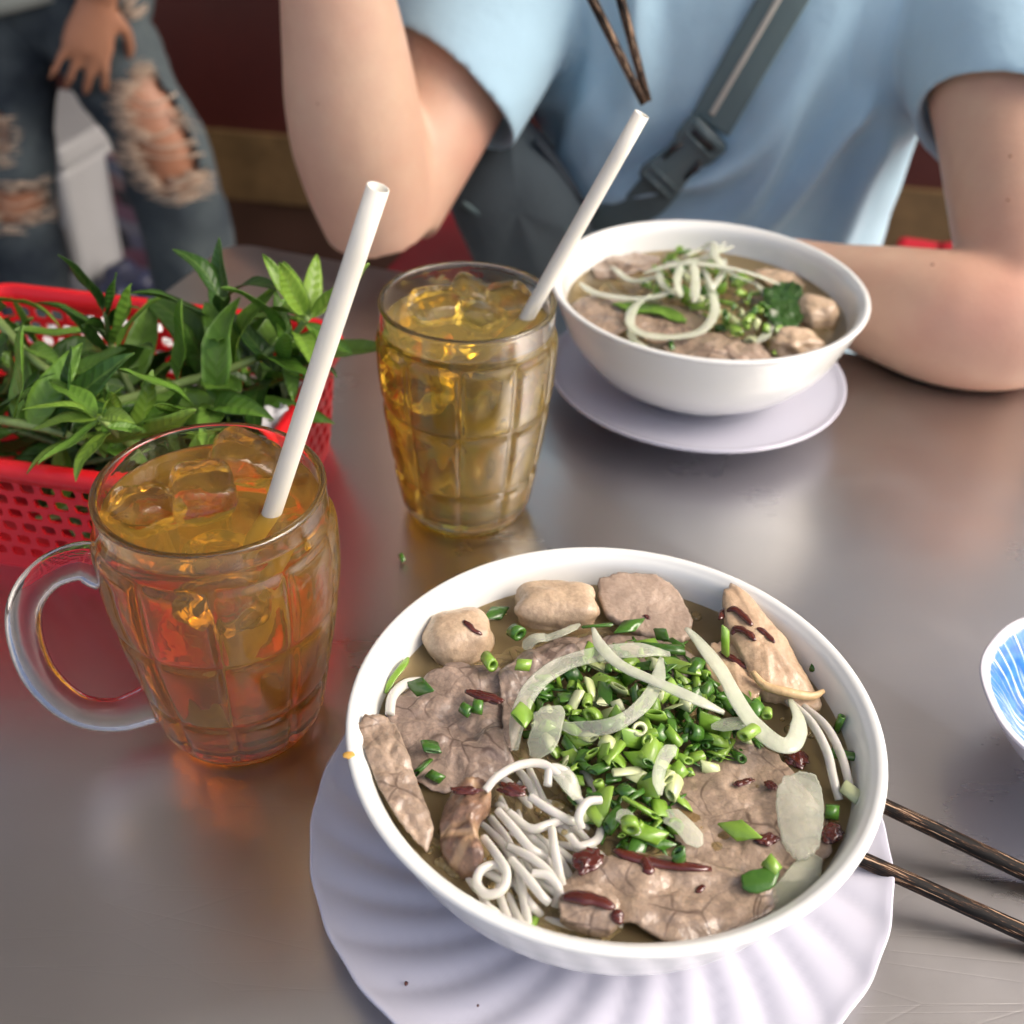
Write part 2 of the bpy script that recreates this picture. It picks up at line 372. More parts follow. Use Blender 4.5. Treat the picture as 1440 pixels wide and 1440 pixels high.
# ------------------------------------------------------------------ setting
FLZ = -.75
fl = mk('floor', ([(-80, -80, FLZ), (80, -80, FLZ), (80, 80, FLZ), (-80, 80, FLZ)], [[0, 1, 2, 3]]), FLOORM); tag(fl, None, None, kind='structure')
st = mk('bounce_ground', join([([(1.15, -60, FLZ+.004), (60, -60, FLZ+.004), (60, 60, FLZ+.004), (1.15, 60, FLZ+.004)], [[0, 1, 2, 3]]), ([(-60, -60, FLZ+.004), (1.15, -60, FLZ+.004), (1.15, -.55, FLZ+.004), (-60, -.55, FLZ+.004)], [[0, 1, 2, 3]])]), PAVE); tag(st, None, None, kind='structure')  # unseen pale ground added to bounce sunlight up under the roof
wl = mk('back_wall', box((-.2, 2.78, -.12), (5.6, .1, 1.26), R(-7)), WALL, smooth=False); tag(wl, None, None, kind='structure')
sk = mk('skirting', box((-.2, 2.715, FLZ+.09), (5.5, .02, .17), R(-7)), TAN, smooth=False); tag(sk, None, None, kind='structure')
up_ = mk('reflection_wall', box((-.2, 2.777, .98), (5.6, .1, .92), R(-7)), CREAM, smooth=False); tag(up_, None, None, kind='structure')  # unseen pale upper part, made up to brighten reflections in the steel table
lw_ = mk('bounce_wall', box((-2.7, 1.2, .35), (.1, 3.0, 2.2), R(-7)), CREAM, smooth=False); tag(lw_, None, None, kind='structure')  # unseen wall added to cut blue sky fill and bounce warm sunlight
ce = mk('sky_screen_ceiling', box((-.60, 1.55, 1.75), (4.1, 3.0, .08), R(-7)), CEIL, smooth=False); tag(ce, None, None, kind='structure')  # unseen, its edges shaped to screen the sky and even out table reflections

# ------------------------------------------------------------------ steel table
C0 = V(-.240, .884, 0); TU = V(.956, -.292, 0).normalized(); TV = V(-.292, -.956, 0).normalized()   # along the far edge, towards the camera
TW, TD = 1.30, .80
def rrect(w0, d0, rad, n=8):
    pts = []
    for cx, cy2, a0 in ((rad, rad, 180), (w0-rad, rad, 270), (w0-rad, d0-rad, 0), (rad, d0-rad, 90)):
        for i in range(n+1):
            a = R(a0+90*i/n); pts.append((cx+rad*math.cos(a), cy2+rad*math.sin(a)))
    return pts
table = empty('steel_table', C0+TU*TW/2+TV*TD/2+V(0, 0, FLZ)); tag(table, 'stainless steel dining table with worn brushed top under all the dishes', 'table')
def tp(u, v, z): return C0+TU*u+TV*v+V(0, 0, z)
rings = []
for ins, z in ((.002, -.034), (0, -.031), (0, -.005), (.0014, -.0015), (.005, 0)):
    rr = rrect(TW-2*ins, TD-2*ins, .022); rings.append([tp(a+ins, b+ins, z) for a, b in rr])
vs, fs = loft(rings, True, True); mk('table_top', (vs, fs), STEEL, table)
for u, v in ((.06, .06), (TW-.06, .06), (.06, TD-.06), (TW-.06, TD-.06)):
    mk('leg', tube([tp(u, v, -.035), tp(u, v, FLZ)], .016, 12), STEEL, table)
mk('stretcher', tube([tp(.06, TD-.06, -.6), tp(TW-.06, TD-.06, -.6)], .01, 8), STEEL, table)

# ------------------------------------------------------------------ bowls and saucers
B1, B2 = V(.0415, .301, 0), V(.1180, .6712, 0)
BH = .0779
def bowl(B, label, group, lvl):
    zb = .0085
    prof = [(.0, .0125), (.036, .012), (.040, .0085), (.044, .0085), (.0465, .012), (.052, .0165), (.0685, .0250), (.0835, .0415), (.0915, .058), (.0968, .0715), (.0985, .0765), (.1, .0781),
            (.0994, .0795), (.0975, .0797), (.0955, .0785), (.0925, .0745), (.0885, .0605), (.0798, .0445), (.0645, .0275), (.046, .020), (.025, .0165), (.0, .016)]
    P = []
    for i in range(len(prof)-1):
        P += [prof[i], ((prof[i][0]+prof[i+1][0])/2, (prof[i][1]+prof[i+1][1])/2)]
    P.append(prof[-1]); P = [(r, z) for r, z in P]
    # smooth the profile
    q = crom([V(r, z, 0) for r, z in prof], 130); P = [(max(v.x, 0), v.y) for v in q]
    o = mk('noodle_bowl', lathe(P, 128), PORC, loc=None); o.location = (B.x, B.y, 0)
    tag(o, label, 'bowl', group)
    # broth fills the inside, edge a hair inside the porcelain so no gap shows
    inner = [v for v in q if v.y <= lvl and v.y > .0155 and v.x >= 0][::-1]
    inn = []
    seen = False
    for v in q[::-1]:
        if v.y > lvl: break
        inn.append((max(v.x, 0)+.0004, v.y-.0002))
    rl = inn[-1][0]+.0012
    bp = inn+[(rl+.0002, lvl+.0008), (rl-.0015, lvl+.0001), (rl-.006, lvl-.0003), (rl*.6, lvl-.0003), (0, lvl-.0003)]
    b = mk('broth', lathe(bp, 96), BROTH, o); b.matrix_parent_inverse = Matrix(); b.location = (0, 0, 0)
    return o
L1, L2 = .0652, .0615
bowl1 = bowl(B1, 'white bowl of beef noodle soup on the larger fluted saucer, nearest the camera', 'bowls of noodle soup', L1)
bowl2 = bowl(B2, 'white bowl of noodle soup in front of the person in the blue shirt', 'bowls of noodle soup', L2)
stain = mk('sauce_stain', blob(at(491, 1062, .0795), (.0022, .0018, .0006), amp=.3, seed=3, sub=3), simple('orange_stain', (.62, .36, .08), .4, .2, 300), bowl1)
def saucer(B, rad, flutes, label, group):
    prof = [(0, .006), (.030, .006), (.046, .0058), (.055, .0075), (rad*.75, .0105), (rad*.92, .0142), (rad*.985, .0172), (rad, .0174), (rad*1.002, .0163), (rad*.99, .0148), (rad*.9, .0125), (rad*.7, .0078), (.058, .0035), (.050, .0005), (.044, .0005), (.042, .003), (0, .003)]
    q = [(max(v.x, 0), v.y) for v in crom([V(a, b, 0) for a, b in prof], 90)]
    def dp(r, z, a, k):
        if not flutes: return r, z
        t = min(1, max(0, (r-.052)/(rad-.052))); ph = flutes*(a+.4*t)
        sv = abs(math.sin(ph/2)); h = (sv**1.1-.6)*.0024*math.sin(math.pi*min(1, t*1.02))**.6 if t > 0 else 0
        return r*(1+.0025*math.cos(ph)*max(0, t-.6)/.4 if t > .6 else 1), z+(h if k < 90 else 0)
    o = mk('saucer', lathe(q, 384 if flutes else 96, dp), LAV); o.location = (B.x, B.y, 0); tag(o, label, 'saucer', group); return o
saucer(V(.0408, .301, 0), .1164, 28, 'large lavender saucer with swirling fluted rim under the nearer soup bowl', 'saucers under the soup bowls')
saucer(V(.1184, .6725, 0), .0974, 0, 'smooth lavender saucer under the soup bowl by the person', 'saucers under the soup bowls')

# ------------------------------------------------------------------ glass mug and tumbler
def vessel(outer, wall, panels, mats, lvl, name, label, loc, tea, rot=0):
    Hh = outer[-1][1]; n = 240
    zs = np.concatenate([np.linspace(0, .004, 5), np.linspace(.006, Hh-.004, 110), [Hh-.0025]])
    oz = [z for _, z in outer]; orr = [r for r, _ in outer]
    ocr = crom([V(r, z, 0) for r, z in outer], 200); OZ = [v.y for v in ocr]; OR = [v.x for v in ocr]
    def ro(z): return float(np.interp(z, OZ, OR))
    bands = [(.006, .032), (.032, .073), (.073, .1135)]
    def pat(z, a):
        x = ((a+rot)*panels/(2*math.pi)) % 1*2-1; h = 0
        for z0, z1 in bands:
            if z0 <= z <= z1:
                t = (z-z0)/(z1-z0)*2-1
                h = (1-abs(x)**8)*(1-abs(t)**10)
        return h
    vs, fs = [], []
    rings = []
    ang = [2*math.pi*j/n for j in range(n)]
    rings.append([V(.6*ro(0)*math.cos(a), .6*ro(0)*math.sin(a), .003) for a in ang])
    rings.append([V(.8*ro(0)*math.cos(a), .8*ro(0)*math.sin(a), .0006) for a in ang])
    for z in zs:
        e = .0015*max(0, 1-z/.003)**2
        rings.append([V((ro(z)-e-.0008+.0024*pat(z, a))*math.cos(a), (ro(z)-e-.0008+.0024*pat(z, a))*math.sin(a), z) for a in ang])
    for t in (30, 60, 90, 120, 150):
        rr = ro(Hh)-wall/2+wall/2*math.cos(R(t))-.0004; rings.append([V(rr*math.cos(a), rr*math.sin(a), Hh-.0025+.0026*math.sin(R(t))) for a in ang])
    fz = .010
    for z in np.linspace(Hh-.004, fz+.004, 70):
        def bumpin(a):
            x = ((a+rot)*panels/(2*math.pi)) % 1*2-1
            g = 0
            for z0, z1 in bands[1:]:
                t = (z-z0)/(z1-z0)*2-1; g += math.exp(-(x/.42)**2-(t/.5)**2)
            return .0010*g
        rings.append([V((ro(z)-wall-bumpin(a))*math.cos(a), (ro(z)-wall-bumpin(a))*math.sin(a), z) for a in ang])
    rings.append([V((ro(fz)-wall-.002)*math.cos(a), (ro(fz)-wall-.002)*math.sin(a), fz+.001) for a in ang])
    rings.append([V(.5*ro(fz)*math.cos(a), .5*ro(fz)*math.sin(a), fz) for a in ang])
    o = mk(name, loft(rings, True, True), GLASS); o.location = loc
    pr = [(0, fz-.0006), (ro(fz)-wall-.002, fz-.0002)]
    for z in np.linspace(fz+.004, lvl, 40): pr.append((ro(z)-wall+.0005, z))
    rl = pr[-1][0]; pr += [(rl+.0003, lvl+.001), (rl-.0012, lvl+.0003), (rl-.005, lvl), (rl*.5, lvl), (0, lvl)]
    t = mk('tea', lathe(pr, 96), tea, o); t.matrix_parent_inverse = Matrix()
    return o
MUG, TUM = V(-.1195, .3667, 0), V(-.0271, .535, 0)
mug_prof = [(.0335, 0), (.0352, .008), (.0390, .03), (.0440, .06), (.0472, .085), (.0474, .105), (.0465, .12), (.0463, .1304)]
tum_prof = [(.0335, 0), (.0352, .008), (.0385, .03), (.0425, .06), (.0450, .085), (.0460, .105), (.0460, .12), (.0463, .1304)]
mug = vessel(mug_prof, .0036, 10, None, .1195, 'glass_mug', '', MUG, TEA, .12)
tag(mug, 'dimpled glass mug of amber iced tea with a thick glass handle', 'mug')
tum = vessel(tum_prof, .0034, 10, None, .1165, 'drinking_glass', '', TUM, TEA2, .33)
tag(tum, 'dimpled glass of golden iced tea without visible handle, beside the soup bowl', 'glass')
# handle: loop in the vertical plane pointing to camera-left
hd = V(-.93, -.37, 0).normalized()
hp = crom([hd*.0455+V(0, 0, .1), hd*.054+V(0, 0, .1045), hd*.0665+V(0, 0, .1010), hd*.0765+V(0, 0, .089), hd*.0805+V(0, 0, .070), hd*.0785+V(0, 0, .047), hd*.069+V(0, 0, .0265), hd*.054+V(0, 0, .0175), hd*.0375+V(0, 0, .0195)], 48)
h = mk('handle', tube(hp, [.0105, .0082, .0073, .0070, .0070, .0072, .0074, .0082, .0100], 24, True, .82, hd.cross(V(0, 0, 1))), GLASS_H, mug); h.matrix_parent_inverse = Matrix()

def straw(E, T, label, zb, r=.0039):
    d = (T-E).normalized(); b = E-d*((E.z-zb)/d.z)
    rg = []; n = 20
    x = d.orthogonal().normalized(); y = d.cross(x)
    L = (T-b).length
    def ring(s, rr): return [b+d*s+x*(rr*math.cos(2*math.pi*j/n))+y*(rr*math.sin(2*math.pi*j/n)) for j in range(n)]
    rg = [ring(L*i/10, r) for i in range(11)]+[ring(L, r-.0004)]+[ring(L*i/10, r-.0005) for i in range(10, -1, -1)]+[ring(0, r)]
    o = mkr('drinking_straw', loft(rg, False, False), STRAW); tag(o, label, 'straw', 'straws in the iced teas'); return o
straw(at(382, 722, .119), V(-.048, .364, .255), 'white plastic straw standing in the amber mug with the handle', .0135)
straw(at(742, 445, .117), V(.0535, .550, .2225), 'white plastic straw leaning over the far soup bowl from the golden tea', .0135)

def ice(c, s, rot, seed, label, grp):
    o = mkr('ice_cube', blob(c, s, rot, .10, 1.6, seed, 4, 5, .03, 5), ICE); tag(o, label, 'ice cube', grp); return o
for i, (px, py, dz, s, rt_) in enumerate([(285, 700, .001, (.0125, .0125, .012), (.2, .1, .4)), (345, 650, -.001, (.015, .011, .011), (.3, .5, .2)), (205, 712, -.004, (.013, .012, .010), (0, .3, .9)), (410, 680, -.012, (.010, .012, .012), (.4, 0, .3)), (300, 740, -.03, (.012, .013, .012), (.3, .8, .3))]):
    ice(at(px, py, .1195)+V(0, 0, dz), s, rt_, i+1, ['rounded ice lump in middle of the amber mug', 'ice lump at the far rim of the amber mug', 'ice lump against the mug wall near its handle', 'ice lump beside the straw in the amber mug', 'sunken ice lump low in the amber mug'][i], 'ice in the amber mug')
for i, (px, py, dz, s, rt_) in enumerate([(612, 432, -.003, (.0135, .011, .011), (.2, .1, .5)), (665, 412, -.004, (.013, .012, .010), (.1, .5, .2)), (675, 440, -.005, (.012, .012, .010), (0, .3, .9)), (718, 420, -.004, (.012, .010, .011), (.4, 0, .3)), (600, 455, -.03, (.012, .012, .012), (.1, .4, .2)), (690, 430, -.05, (.013, .012, .012), (.5, .2, .8))]):
    ice(at(px, py, .1165)+V(0, 0, dz), s, rt_, i+11, ['frosty ice cube standing proud in the golden tea', 'ice cube at the far rim of the golden tea', 'ice cube in the middle of the golden tea', 'ice cube next to the straw in the golden tea', 'sunken ice cube in the golden tea on its handleless side', 'deepest ice cube of the golden tea'][i], 'ice in the golden tea')

# ------------------------------------------------------------------ food helpers
def P1(px, py, dz=0.): return at(px, py, L1+dz)
def slab(pts, z, thick, dome=0., amp=.0008, seed=0, tilt=(0, 0), drop=0., nr=16, na=96, sag=0.):
    """meat slice from an outline (pixels on the soup plane): domed wavy top, rounded edge, real thickness"""
    W = [at(p[0], p[1], z) for p in pts]; c = sum(W, Vector())/len(W)
    loop = crom(W+[W[0]], na+1)[:-1]
    def hgt(p, t):
        q = p-c
        return dome*(1-t*t)+amp*2.6*noise.noise(V(p.x*75, p.y*75, seed*3.7))+amp*1.3*abs(noise.noise(V(p.x*130, p.y*130, seed*2.1)))+amp*.5*noise.noise(V(p.x*330, p.y*330, seed))+q.x*tilt[0]+q.y*tilt[1]+sag*(q.length_squared)*100
    jag = [1+.05*noise.noise(V(math.cos(2*math.pi*j/na)*4, math.sin(2*math.pi*j/na)*4, seed*5.1))+.025*noise.noise(V(math.cos(2*math.pi*j/na)*23, math.sin(2*math.pi*j/na)*23, seed*1.1))+.035*noise.noise(V(math.cos(2*math.pi*j/na)*11, math.sin(2*math.pi*j/na)*13, seed*5.1)) for j in range(na)]
    rings = []
    for k in range(1, nr+1):
        t = k/nr; r = []
        for j in range(na):
            p = c+(loop[j]-c)*(t*jag[j]); r.append(V(p.x, p.y, z+hgt(p, t)))
        rings.append(r)
    rim = rings[-1]
    for f, dz in ((1.006, .35), (1.004, .75), (.97, 1.)):
        rings.append([V(c.x+(p.x-c.x)*f, c.y+(p.y-c.y)*f, p.z-thick*dz) for p in rim])
    for t in (.6, .2): rings.append([V(c.x+(p.x-c.x)*t, c.y+(p.y-c.y)*t, z+hgt(c+(p-c)*t, t)-thick-.0002) for p in rim])
    rings = [[V(c.x+(p.x-c.x)*.02, c.y+(p.y-c.y)*.02, z+hgt(c, 0)) for p in rings[0]]]+rings
    return loft(rings, True, True)
def strip(pts, wid, th, lvl, upv=(0, 0, 1), n=40, taper=True, twist=0., sq=3.):
    """ribbon of onion: pts = (px, py, height above the soup)"""
    path = crom([at(p[0], p[1], lvl+p[2]) for p in pts], n)
    T, N, B = frames(path, upv); rings = []
    for i, p in enumerate(path):
        t = i/(n-1); wv = wid/2*(min(1, .35+4*t, .35+4*(1-t)) if taper else 1)*(1+.12*noise.noise(p*120)); tw = twist*(t-.5)+.3*noise.noise(p*45)
        nn = N[i]*math.cos(tw)+B[i]*math.sin(tw); bb = B[i]*math.cos(tw)-N[i]*math.sin(tw); ring = []
        for j in range(10):
            a = 2*math.pi*j/10; c, s = math.cos(a), math.sin(a); k = (abs(c)**sq+abs(s)**sq)**(-1/sq)
            ring.append(p+bb*(wv*c*k)+nn*(th/2*s*k))
        rings.append(ring)
    return loft(rings, True, True)
def food(name, vf, mat, label, cat, group=None):
    o = mkr(name, vf, mat); tag(o, label, cat, group); return o
def streak(parent, pts, r, zlift, lvl=None, name='sauce_streak'):
    """glossy dribble of sauce laid over a piece of meat: raycast on the piece so that it lies on it"""
    me = parent.data; tr = BVHTree.FromPolygons([v.co+parent.location for v in me.vertices], [list(p.vertices) for p in me.polygons])
    path = []
    for px, py in pts:
        h = tr.ray_cast(CAM, ray(px, py).normalized())
        path.append(h[0] if h[0] is not None else at(px, py, zlift))
    r *= .8; path = crom(path, 14); path = [p+V(0, 0, .0004) for p in path]
    rr = [r*.45, r, r*1.15, r*.9, r, r*.4]
    vs, fs = tube(path, rr, 10, True, .55, (0, 0, 1)); vs = [v+V(noise.noise(v*400), noise.noise(v*400+V(5, 0, 0)), 0)*.0006 for v in vs]
    o = mkr(name, (vs, fs), SAUCE, parent=parent); return o
GN = 'noodles and toppings of the nearer bowl'

# ------------------------------------------------------------------ meats of the nearer bowl
Z = L1
m = food('meatball', blob(P1(645, 899, .002), (.0145, .0125, .011), (0, 0, .5), .13, 1.5, 2, 5, 2.6, .018, 4), PORK, 'halved pale meatball with one sauce mark, at the bowl wall nearest the mug', 'meatball')
streak(m, [(652, 874), (660, 880), (668, 888), (677, 893)], .0016, Z+.01)
food('pork_chunk', blob(P1(783, 858, .002), (.0175, .0108, .011), (0, 0, .02), .13, 1.8, 5, 5, 3.2, .03, 4.5), PORK, 'thick pale pork chunk at the far wall of the nearer bowl', 'meat')
o = food('pork_slice', slab([(838, 822), (870, 817), (910, 818), (945, 830), (968, 858), (974, 882), (955, 892), (915, 884), (880, 872), (852, 858)], Z+.006, .0035, .001, .0004, 4, (.0, .25)), SLICE, 'flat pinkish pork roll slice beside the thick pork chunk', 'meat')
streak(o, [(905, 866), (910, 868), (914, 872)], .0012, Z+.008)
o = food('chicken_slice', slab([(1014, 848), (1030, 838), (1058, 858), (1080, 880), (1108, 905), (1140, 945), (1158, 970), (1140, 978), (1100, 968), (1072, 962), (1050, 935), (1032, 905), (1018, 880)], Z+.0085, .006, .004, .0009, 6, (-.12, .2)), CHICK, 'large chicken slice with skin and three sauce streaks near the bowl rim', 'meat')
streak(o, [(1012, 872), (1018, 862), (1032, 857), (1046, 868), (1058, 880)], .0023, Z+.012); streak(o, [(1028, 893), (1036, 885), (1050, 890), (1062, 902)], .0021, Z+.012); streak(o, [(1064, 884), (1075, 890), (1088, 904)], .0016, Z+.012)
skinp = crom([at(1058, 945, Z+.010), at(1075, 964, Z+.0085), at(1105, 973, Z+.008), at(1140, 979, Z+.0065), at(1158, 972, Z+.006)], 20)
mkr('skin_edge', tube(skinp, [.0012, .0018, .002, .0018, .001], 8), simple('chicken_skin', (.62, .43, .22), .3, .15, 200, .0006, 300), parent=o)
o = food('chicken_slice', slab([(1000, 905), (1030, 905), (1052, 930), (1068, 962), (1060, 985), (1030, 985), (1008, 960), (992, 930)], Z+.005, .004, .002, .0008, 7, (.1, .1)), CHICK, 'smaller chicken slice tucked under the large one, one sauce streak', 'meat')
streak(o, [(1012, 918), (1028, 926), (1045, 936), (1060, 941)], .0019, Z+.008)
food('beef_slice', slab([(556, 985), (580, 968), (620, 945), (665, 938), (705, 945), (722, 965), (716, 1000), (708, 1040), (722, 1075), (700, 1098), (660, 1105), (620, 1110), (575, 1090), (552, 1050), (545, 1015)], Z+.0018, .0012, .0026, .0017, 8, (0, .05)), BEEFR, 'broad greyish pink beef slice below the meatball', 'meat')
food('beef_slice', slab([(500, 1035), (520, 1018), (552, 1020), (570, 1055), (588, 1100), (608, 1150), (600, 1178), (572, 1160), (545, 1130), (522, 1085)], Z+.0085, .0016, .001, .0014, 9, (-.22, .05)), BEEF, 'pale beef strip draped up over the rim of the nearer bowl', 'meat')
food('brisket_piece', slab([(618, 1160), (632, 1120), (660, 1105), (685, 1112), (690, 1135), (672, 1165), (680, 1205), (668, 1222), (640, 1212), (622, 1190)], Z+.006, .006, .004, .0018, 10, (.15, .2)), BROWN, 'curled brown brisket piece beside the noodles', 'meat')
food('beef_slice', slab([(700, 955), (735, 918), (780, 900), (830, 895), (838, 915), (790, 930), (752, 955), (735, 1000), (722, 1050), (708, 1040), (706, 990)], Z+.0032, .0014, .002, .0020, 11), BEEFR, 'folded pink beef slice between the meatball and the onion ring', 'meat')
food('beef_slice', slab([(815, 900), (880, 892), (940, 905), (980, 925), (960, 955), (890, 945), (830, 930)], Z+.002, .003, .001, .001, 21), BEEFR, 'pink beef slice mostly hidden behind the scallion heap', 'meat')
food('beef_slice', slab([(940, 1085), (985, 1055), (1040, 1045), (1090, 1060), (1120, 1095), (1160, 1150), (1165, 1205), (1120, 1240), (1050, 1240), (985, 1225), (950, 1185), (930, 1130)], Z+.0004, .0013, .0010, .0010, 12), BEEF, 'broad brown beef slice with veins beside the long onion petal', 'meat')
o = food('beef_slice', slab([(795, 1240), (830, 1215), (880, 1205), (940, 1208), (1000, 1218), (1055, 1232), (1090, 1255), (1080, 1285), (1040, 1305), (990, 1328), (945, 1322), (880, 1300), (830, 1282), (800, 1262)], Z+.0026, .0014, .0022, .0013, 13, (0, .08)), BEEF, 'veined beef slice at the near side of the bowl under sauce', 'meat')
streak(o, [(862, 1196), (890, 1206), (930, 1216), (970, 1220), (1000, 1223)], .0026, Z+.006); streak(o, [(900, 1205), (909, 1218), (914, 1231)], .0026, Z+.006); streak(o, [(978, 1256), (986, 1250), (993, 1246)], .0013, Z+.006)
o2 = food('beef_slice', slab([(785, 1262), (820, 1250), (862, 1262), (872, 1280), (862, 1302), (825, 1298), (792, 1284)], Z+.0082, .0045, .0008, .0006, 14, (.05, .35)), BEEF, 'small beef end piece edged with dark sauce next to the noodles', 'meat')
streak(o2, [(790, 1262), (815, 1262), (842, 1268), (864, 1276)], .0032, Z+.009); streak(o2, [(866, 1280), (869, 1290), (866, 1300)], .0024, Z+.009)
def dab(px, py, s, seed, label, zz=.004): food('sauce_drop', blob(P1(px, py, zz), (s[0], s[1], s[2]*.75), (0, 0, seed*.7), .45, 2.2, seed, 4, 0, .12, 5), SAUCE, label, 'sauce')
dab(826, 1210, (.0058, .0040, .0024), 1, 'thick dark sauce blob where the noodles meet the beef', .006)
dab(720, 1110, (.0026, .0048, .0024), 2, 'glossy sauce blob at the top of the noodles', .008)
dab(795, 930, (.0022, .0022, .0014), 3, 'reddish sauce drop at the end of the onion ring', .009)
dab(682, 980, (.0072, .0022, .0018), 4, 'dark sauce strip across the broad pink beef slice', .009)
dab(1046, 1100, (.0042, .0013, .0009), 5, 'slim sauce fleck on the broad brown beef slice', .0025)
dab(1084, 1104, (.0018, .0026, .0009), 6, 'sauce fleck between the beef and the long onion petal', .0028)
dab(1078, 1180, (.0022, .0042, .0012), 7, 'upright sauce blob beside the long onion petal', .0028)
dab(1170, 1172, (.0034, .0046, .0020), 8, 'dark sauce blob between the onion petal and bowl wall', .003)
dab(655, 1112, (.0050, .0016, .0016), 9, 'sauce streak on the tip of the brown brisket', .013)
dab(1120, 1065, (.0040, .0048, .0020), 10, 'dark sauce pool below the bent onion strip', .001)

# ------------------------------------------------------------------ noodles
def noodle(pts, lvl, r=.00175, group='rice noodles of the nearer bowl', label='white rice noodle strand in the clump at the near side of the larger bowl'):
    p = crom([at(a, b, lvl+h) for a, b, h in pts], max(24, len(pts)*9))
    for q in p:                       # stay inside the bowl wall
        o_ = V(q.x-B1.x, q.y-B1.y, 0); lim = .0882-max(0, L1-q.z)*1.1
        if o_.length > lim: o_ *= lim/o_.length; q.x, q.y = B1.x+o_.x, B1.y+o_.y
    return food('noodle_strand', tube(p, [r*.95, r, r*1.05, r, r*.95], 10), NOOD, label, 'noodle', group)
NO = [[(682, 1112, .011), (700, 1092, .013), (730, 1076, .013), (762, 1074, .012), (785, 1090, .010), (800, 1108, .008), (818, 1128, .004)],
      [(700, 1140, .006), (722, 1165, .007), (745, 1192, .006), (768, 1205, .003)],
      [(680, 1178, .004), (697, 1200, .007), (712, 1225, .008), (707, 1250, .007), (686, 1258, .006), (671, 1244, .006), (676, 1224, .006), (696, 1216, .005), (712, 1226, .004)],
      [(718, 1208, .005), (742, 1235, .007), (760, 1258, .006), (772, 1270, .004)], [(728, 1220, .002), (735, 1255, .003), (742, 1295, .001), (744, 1312, -.002)],
      [(715, 1190, .004), (745, 1205, .006), (770, 1225, .005), (788, 1250, .002)], [(748, 1228, .006), (770, 1232, .006), (786, 1252, .004), (780, 1275, .000)],
      [(776, 1165, .006), (780, 1195, .007), (786, 1225, .005), (792, 1250, .001)], [(715, 1142, .004), (745, 1165, .005), (770, 1160, .005), (800, 1150, .001)],
      [(745, 1120, .006), (775, 1140, .006), (805, 1155, .003), (820, 1150, .0)], [(818, 1165, .006), (814, 1148, .009), (826, 1128, .010), (845, 1125, .009)],
      [(800, 1175, .004), (815, 1190, .004), (838, 1182, .003), (846, 1165, .001)], [(770, 1105, .009), (775, 1080, .011), (800, 1090, .009), (810, 1120, .004)],
      [(745, 1290, -.003), (790, 1300, -.001), (840, 1320, -.003), (870, 1310, -.006)], [(690, 1235, -.003), (730, 1280, -.002), (800, 1320, -.004)], [(690, 1150, .0), (715, 1185, .001), (735, 1240, -.001), (800, 1290, -.004)],
      [(700, 1130, .001), (760, 1190, .001), (800, 1215, -.002), (830, 1260, -.005)], [(705, 1210, -.001), (760, 1250, -.002), (770, 1290, -.004)]]
NL = ['noodle arching up from the brisket over the clump', 'straight noodle running down from the brisket edge', 'noodle ending in a round loop by the near wall', 'noodle fanning from the loop towards the sauced end piece', 'noodle dipping into broth at the near wall below the loop', 'noodle at the middle of the fanned clump', 'hooked noodle curling at the tips of the fan', 'upright noodle between the fan and sauce blob', 'short noodle at the top of the fan near the sauce', 'noodle crossing below the onion piece', 'small noodle hook poking out by the scallion heap', 'noodle curl beside the thick dark sauce blob', 'noodle bent over behind the arching one', 'submerged noodle along the near wall under the end piece', 'deep submerged noodle below the loop', 'submerged noodle beneath the middle of the fan', 'submerged noodle sloping to the sauced end piece', 'submerged noodle under the fan tips']
for q, lb in zip(NO, NL): noodle(q, Z, .0016, label='white rice '+lb)

noodle([(1108, 985, .002), (1140, 1015, .006), (1162, 1055, .007), (1172, 1095, .005), (1180, 1125, .001)], Z, .0017, 'noodles along the bowl wall', 'white noodle from the chicken skin along the wall, the one nearer the onion petal')
noodle([(1125, 990, .0), (1160, 1020, .004), (1182, 1060, .005), (1195, 1105, .003)], Z, .0017, 'noodles along the bowl wall', 'white noodle from the chicken skin along the wall, the one touching porcelain')
noodle([(548, 1005, .004), (552, 980, .006), (570, 962, .005), (590, 958, .001)], Z, .002, None, 'short white noodle end beside the bowl wall below the meatball')

rn = random.Random(21)
for i in range(38):
    a0 = rn.uniform(.5, 1.25); cx_, cy_ = rn.uniform(680, 815), rn.uniform(1120, 1275); L_ = rn.uniform(50, 105); bend = rn.uniform(-45, 45); pts = []
    for t in (-1, -.5, 0, .5, 1): pts.append((cx_+math.cos(a0)*L_*t-math.sin(a0)*bend*(1-t*t), cy_+math.sin(a0)*L_*t+math.cos(a0)*bend*(1-t*t), rn.uniform(-.003, .003)-.0035*abs(t)))
    noodle(pts, Z, .0015, 'lower rice noodles of the nearer bowl', 'rice noodle strand tangled beneath the fanned clump, half sunk in broth')

# the bed of noodles that fills the lower bowl, seen dimly through the broth
def noodle_bed(Bc, lvl, n, seed, label):
    rb = random.Random(seed); parts = []
    for i in range(n):
        z = lvl-rb.uniform(.0035, .020); rm = .074-(lvl-z)*.9; a_ = rb.uniform(0, 6.28); d_ = rb.uniform(0, rm*.85); h_ = rb.uniform(0, 6.28); p = V(d_*math.cos(a_), d_*math.sin(a_), 0); pts = []; turn = rb.uniform(-.6, .6)
        for k in range(9):
            if p.length > rm: p *= rm/p.length; h_ += 1.2
            pts.append(V(Bc.x+p.x, Bc.y+p.y, z+rb.uniform(-.0015, .0015))); p = p+V(math.cos(h_), math.sin(h_), 0)*.011; h_ += turn+rb.uniform(-.35, .35)
        parts.append(tube(crom(pts, 34), .0015, 7))
    tag(mk('noodle_bed', join(parts), NOOD), label, 'noodles', kind='stuff')
noodle_bed(B1, L1, 95, 5, 'sunken tangle of rice noodles under the broth of the nearer bowl')
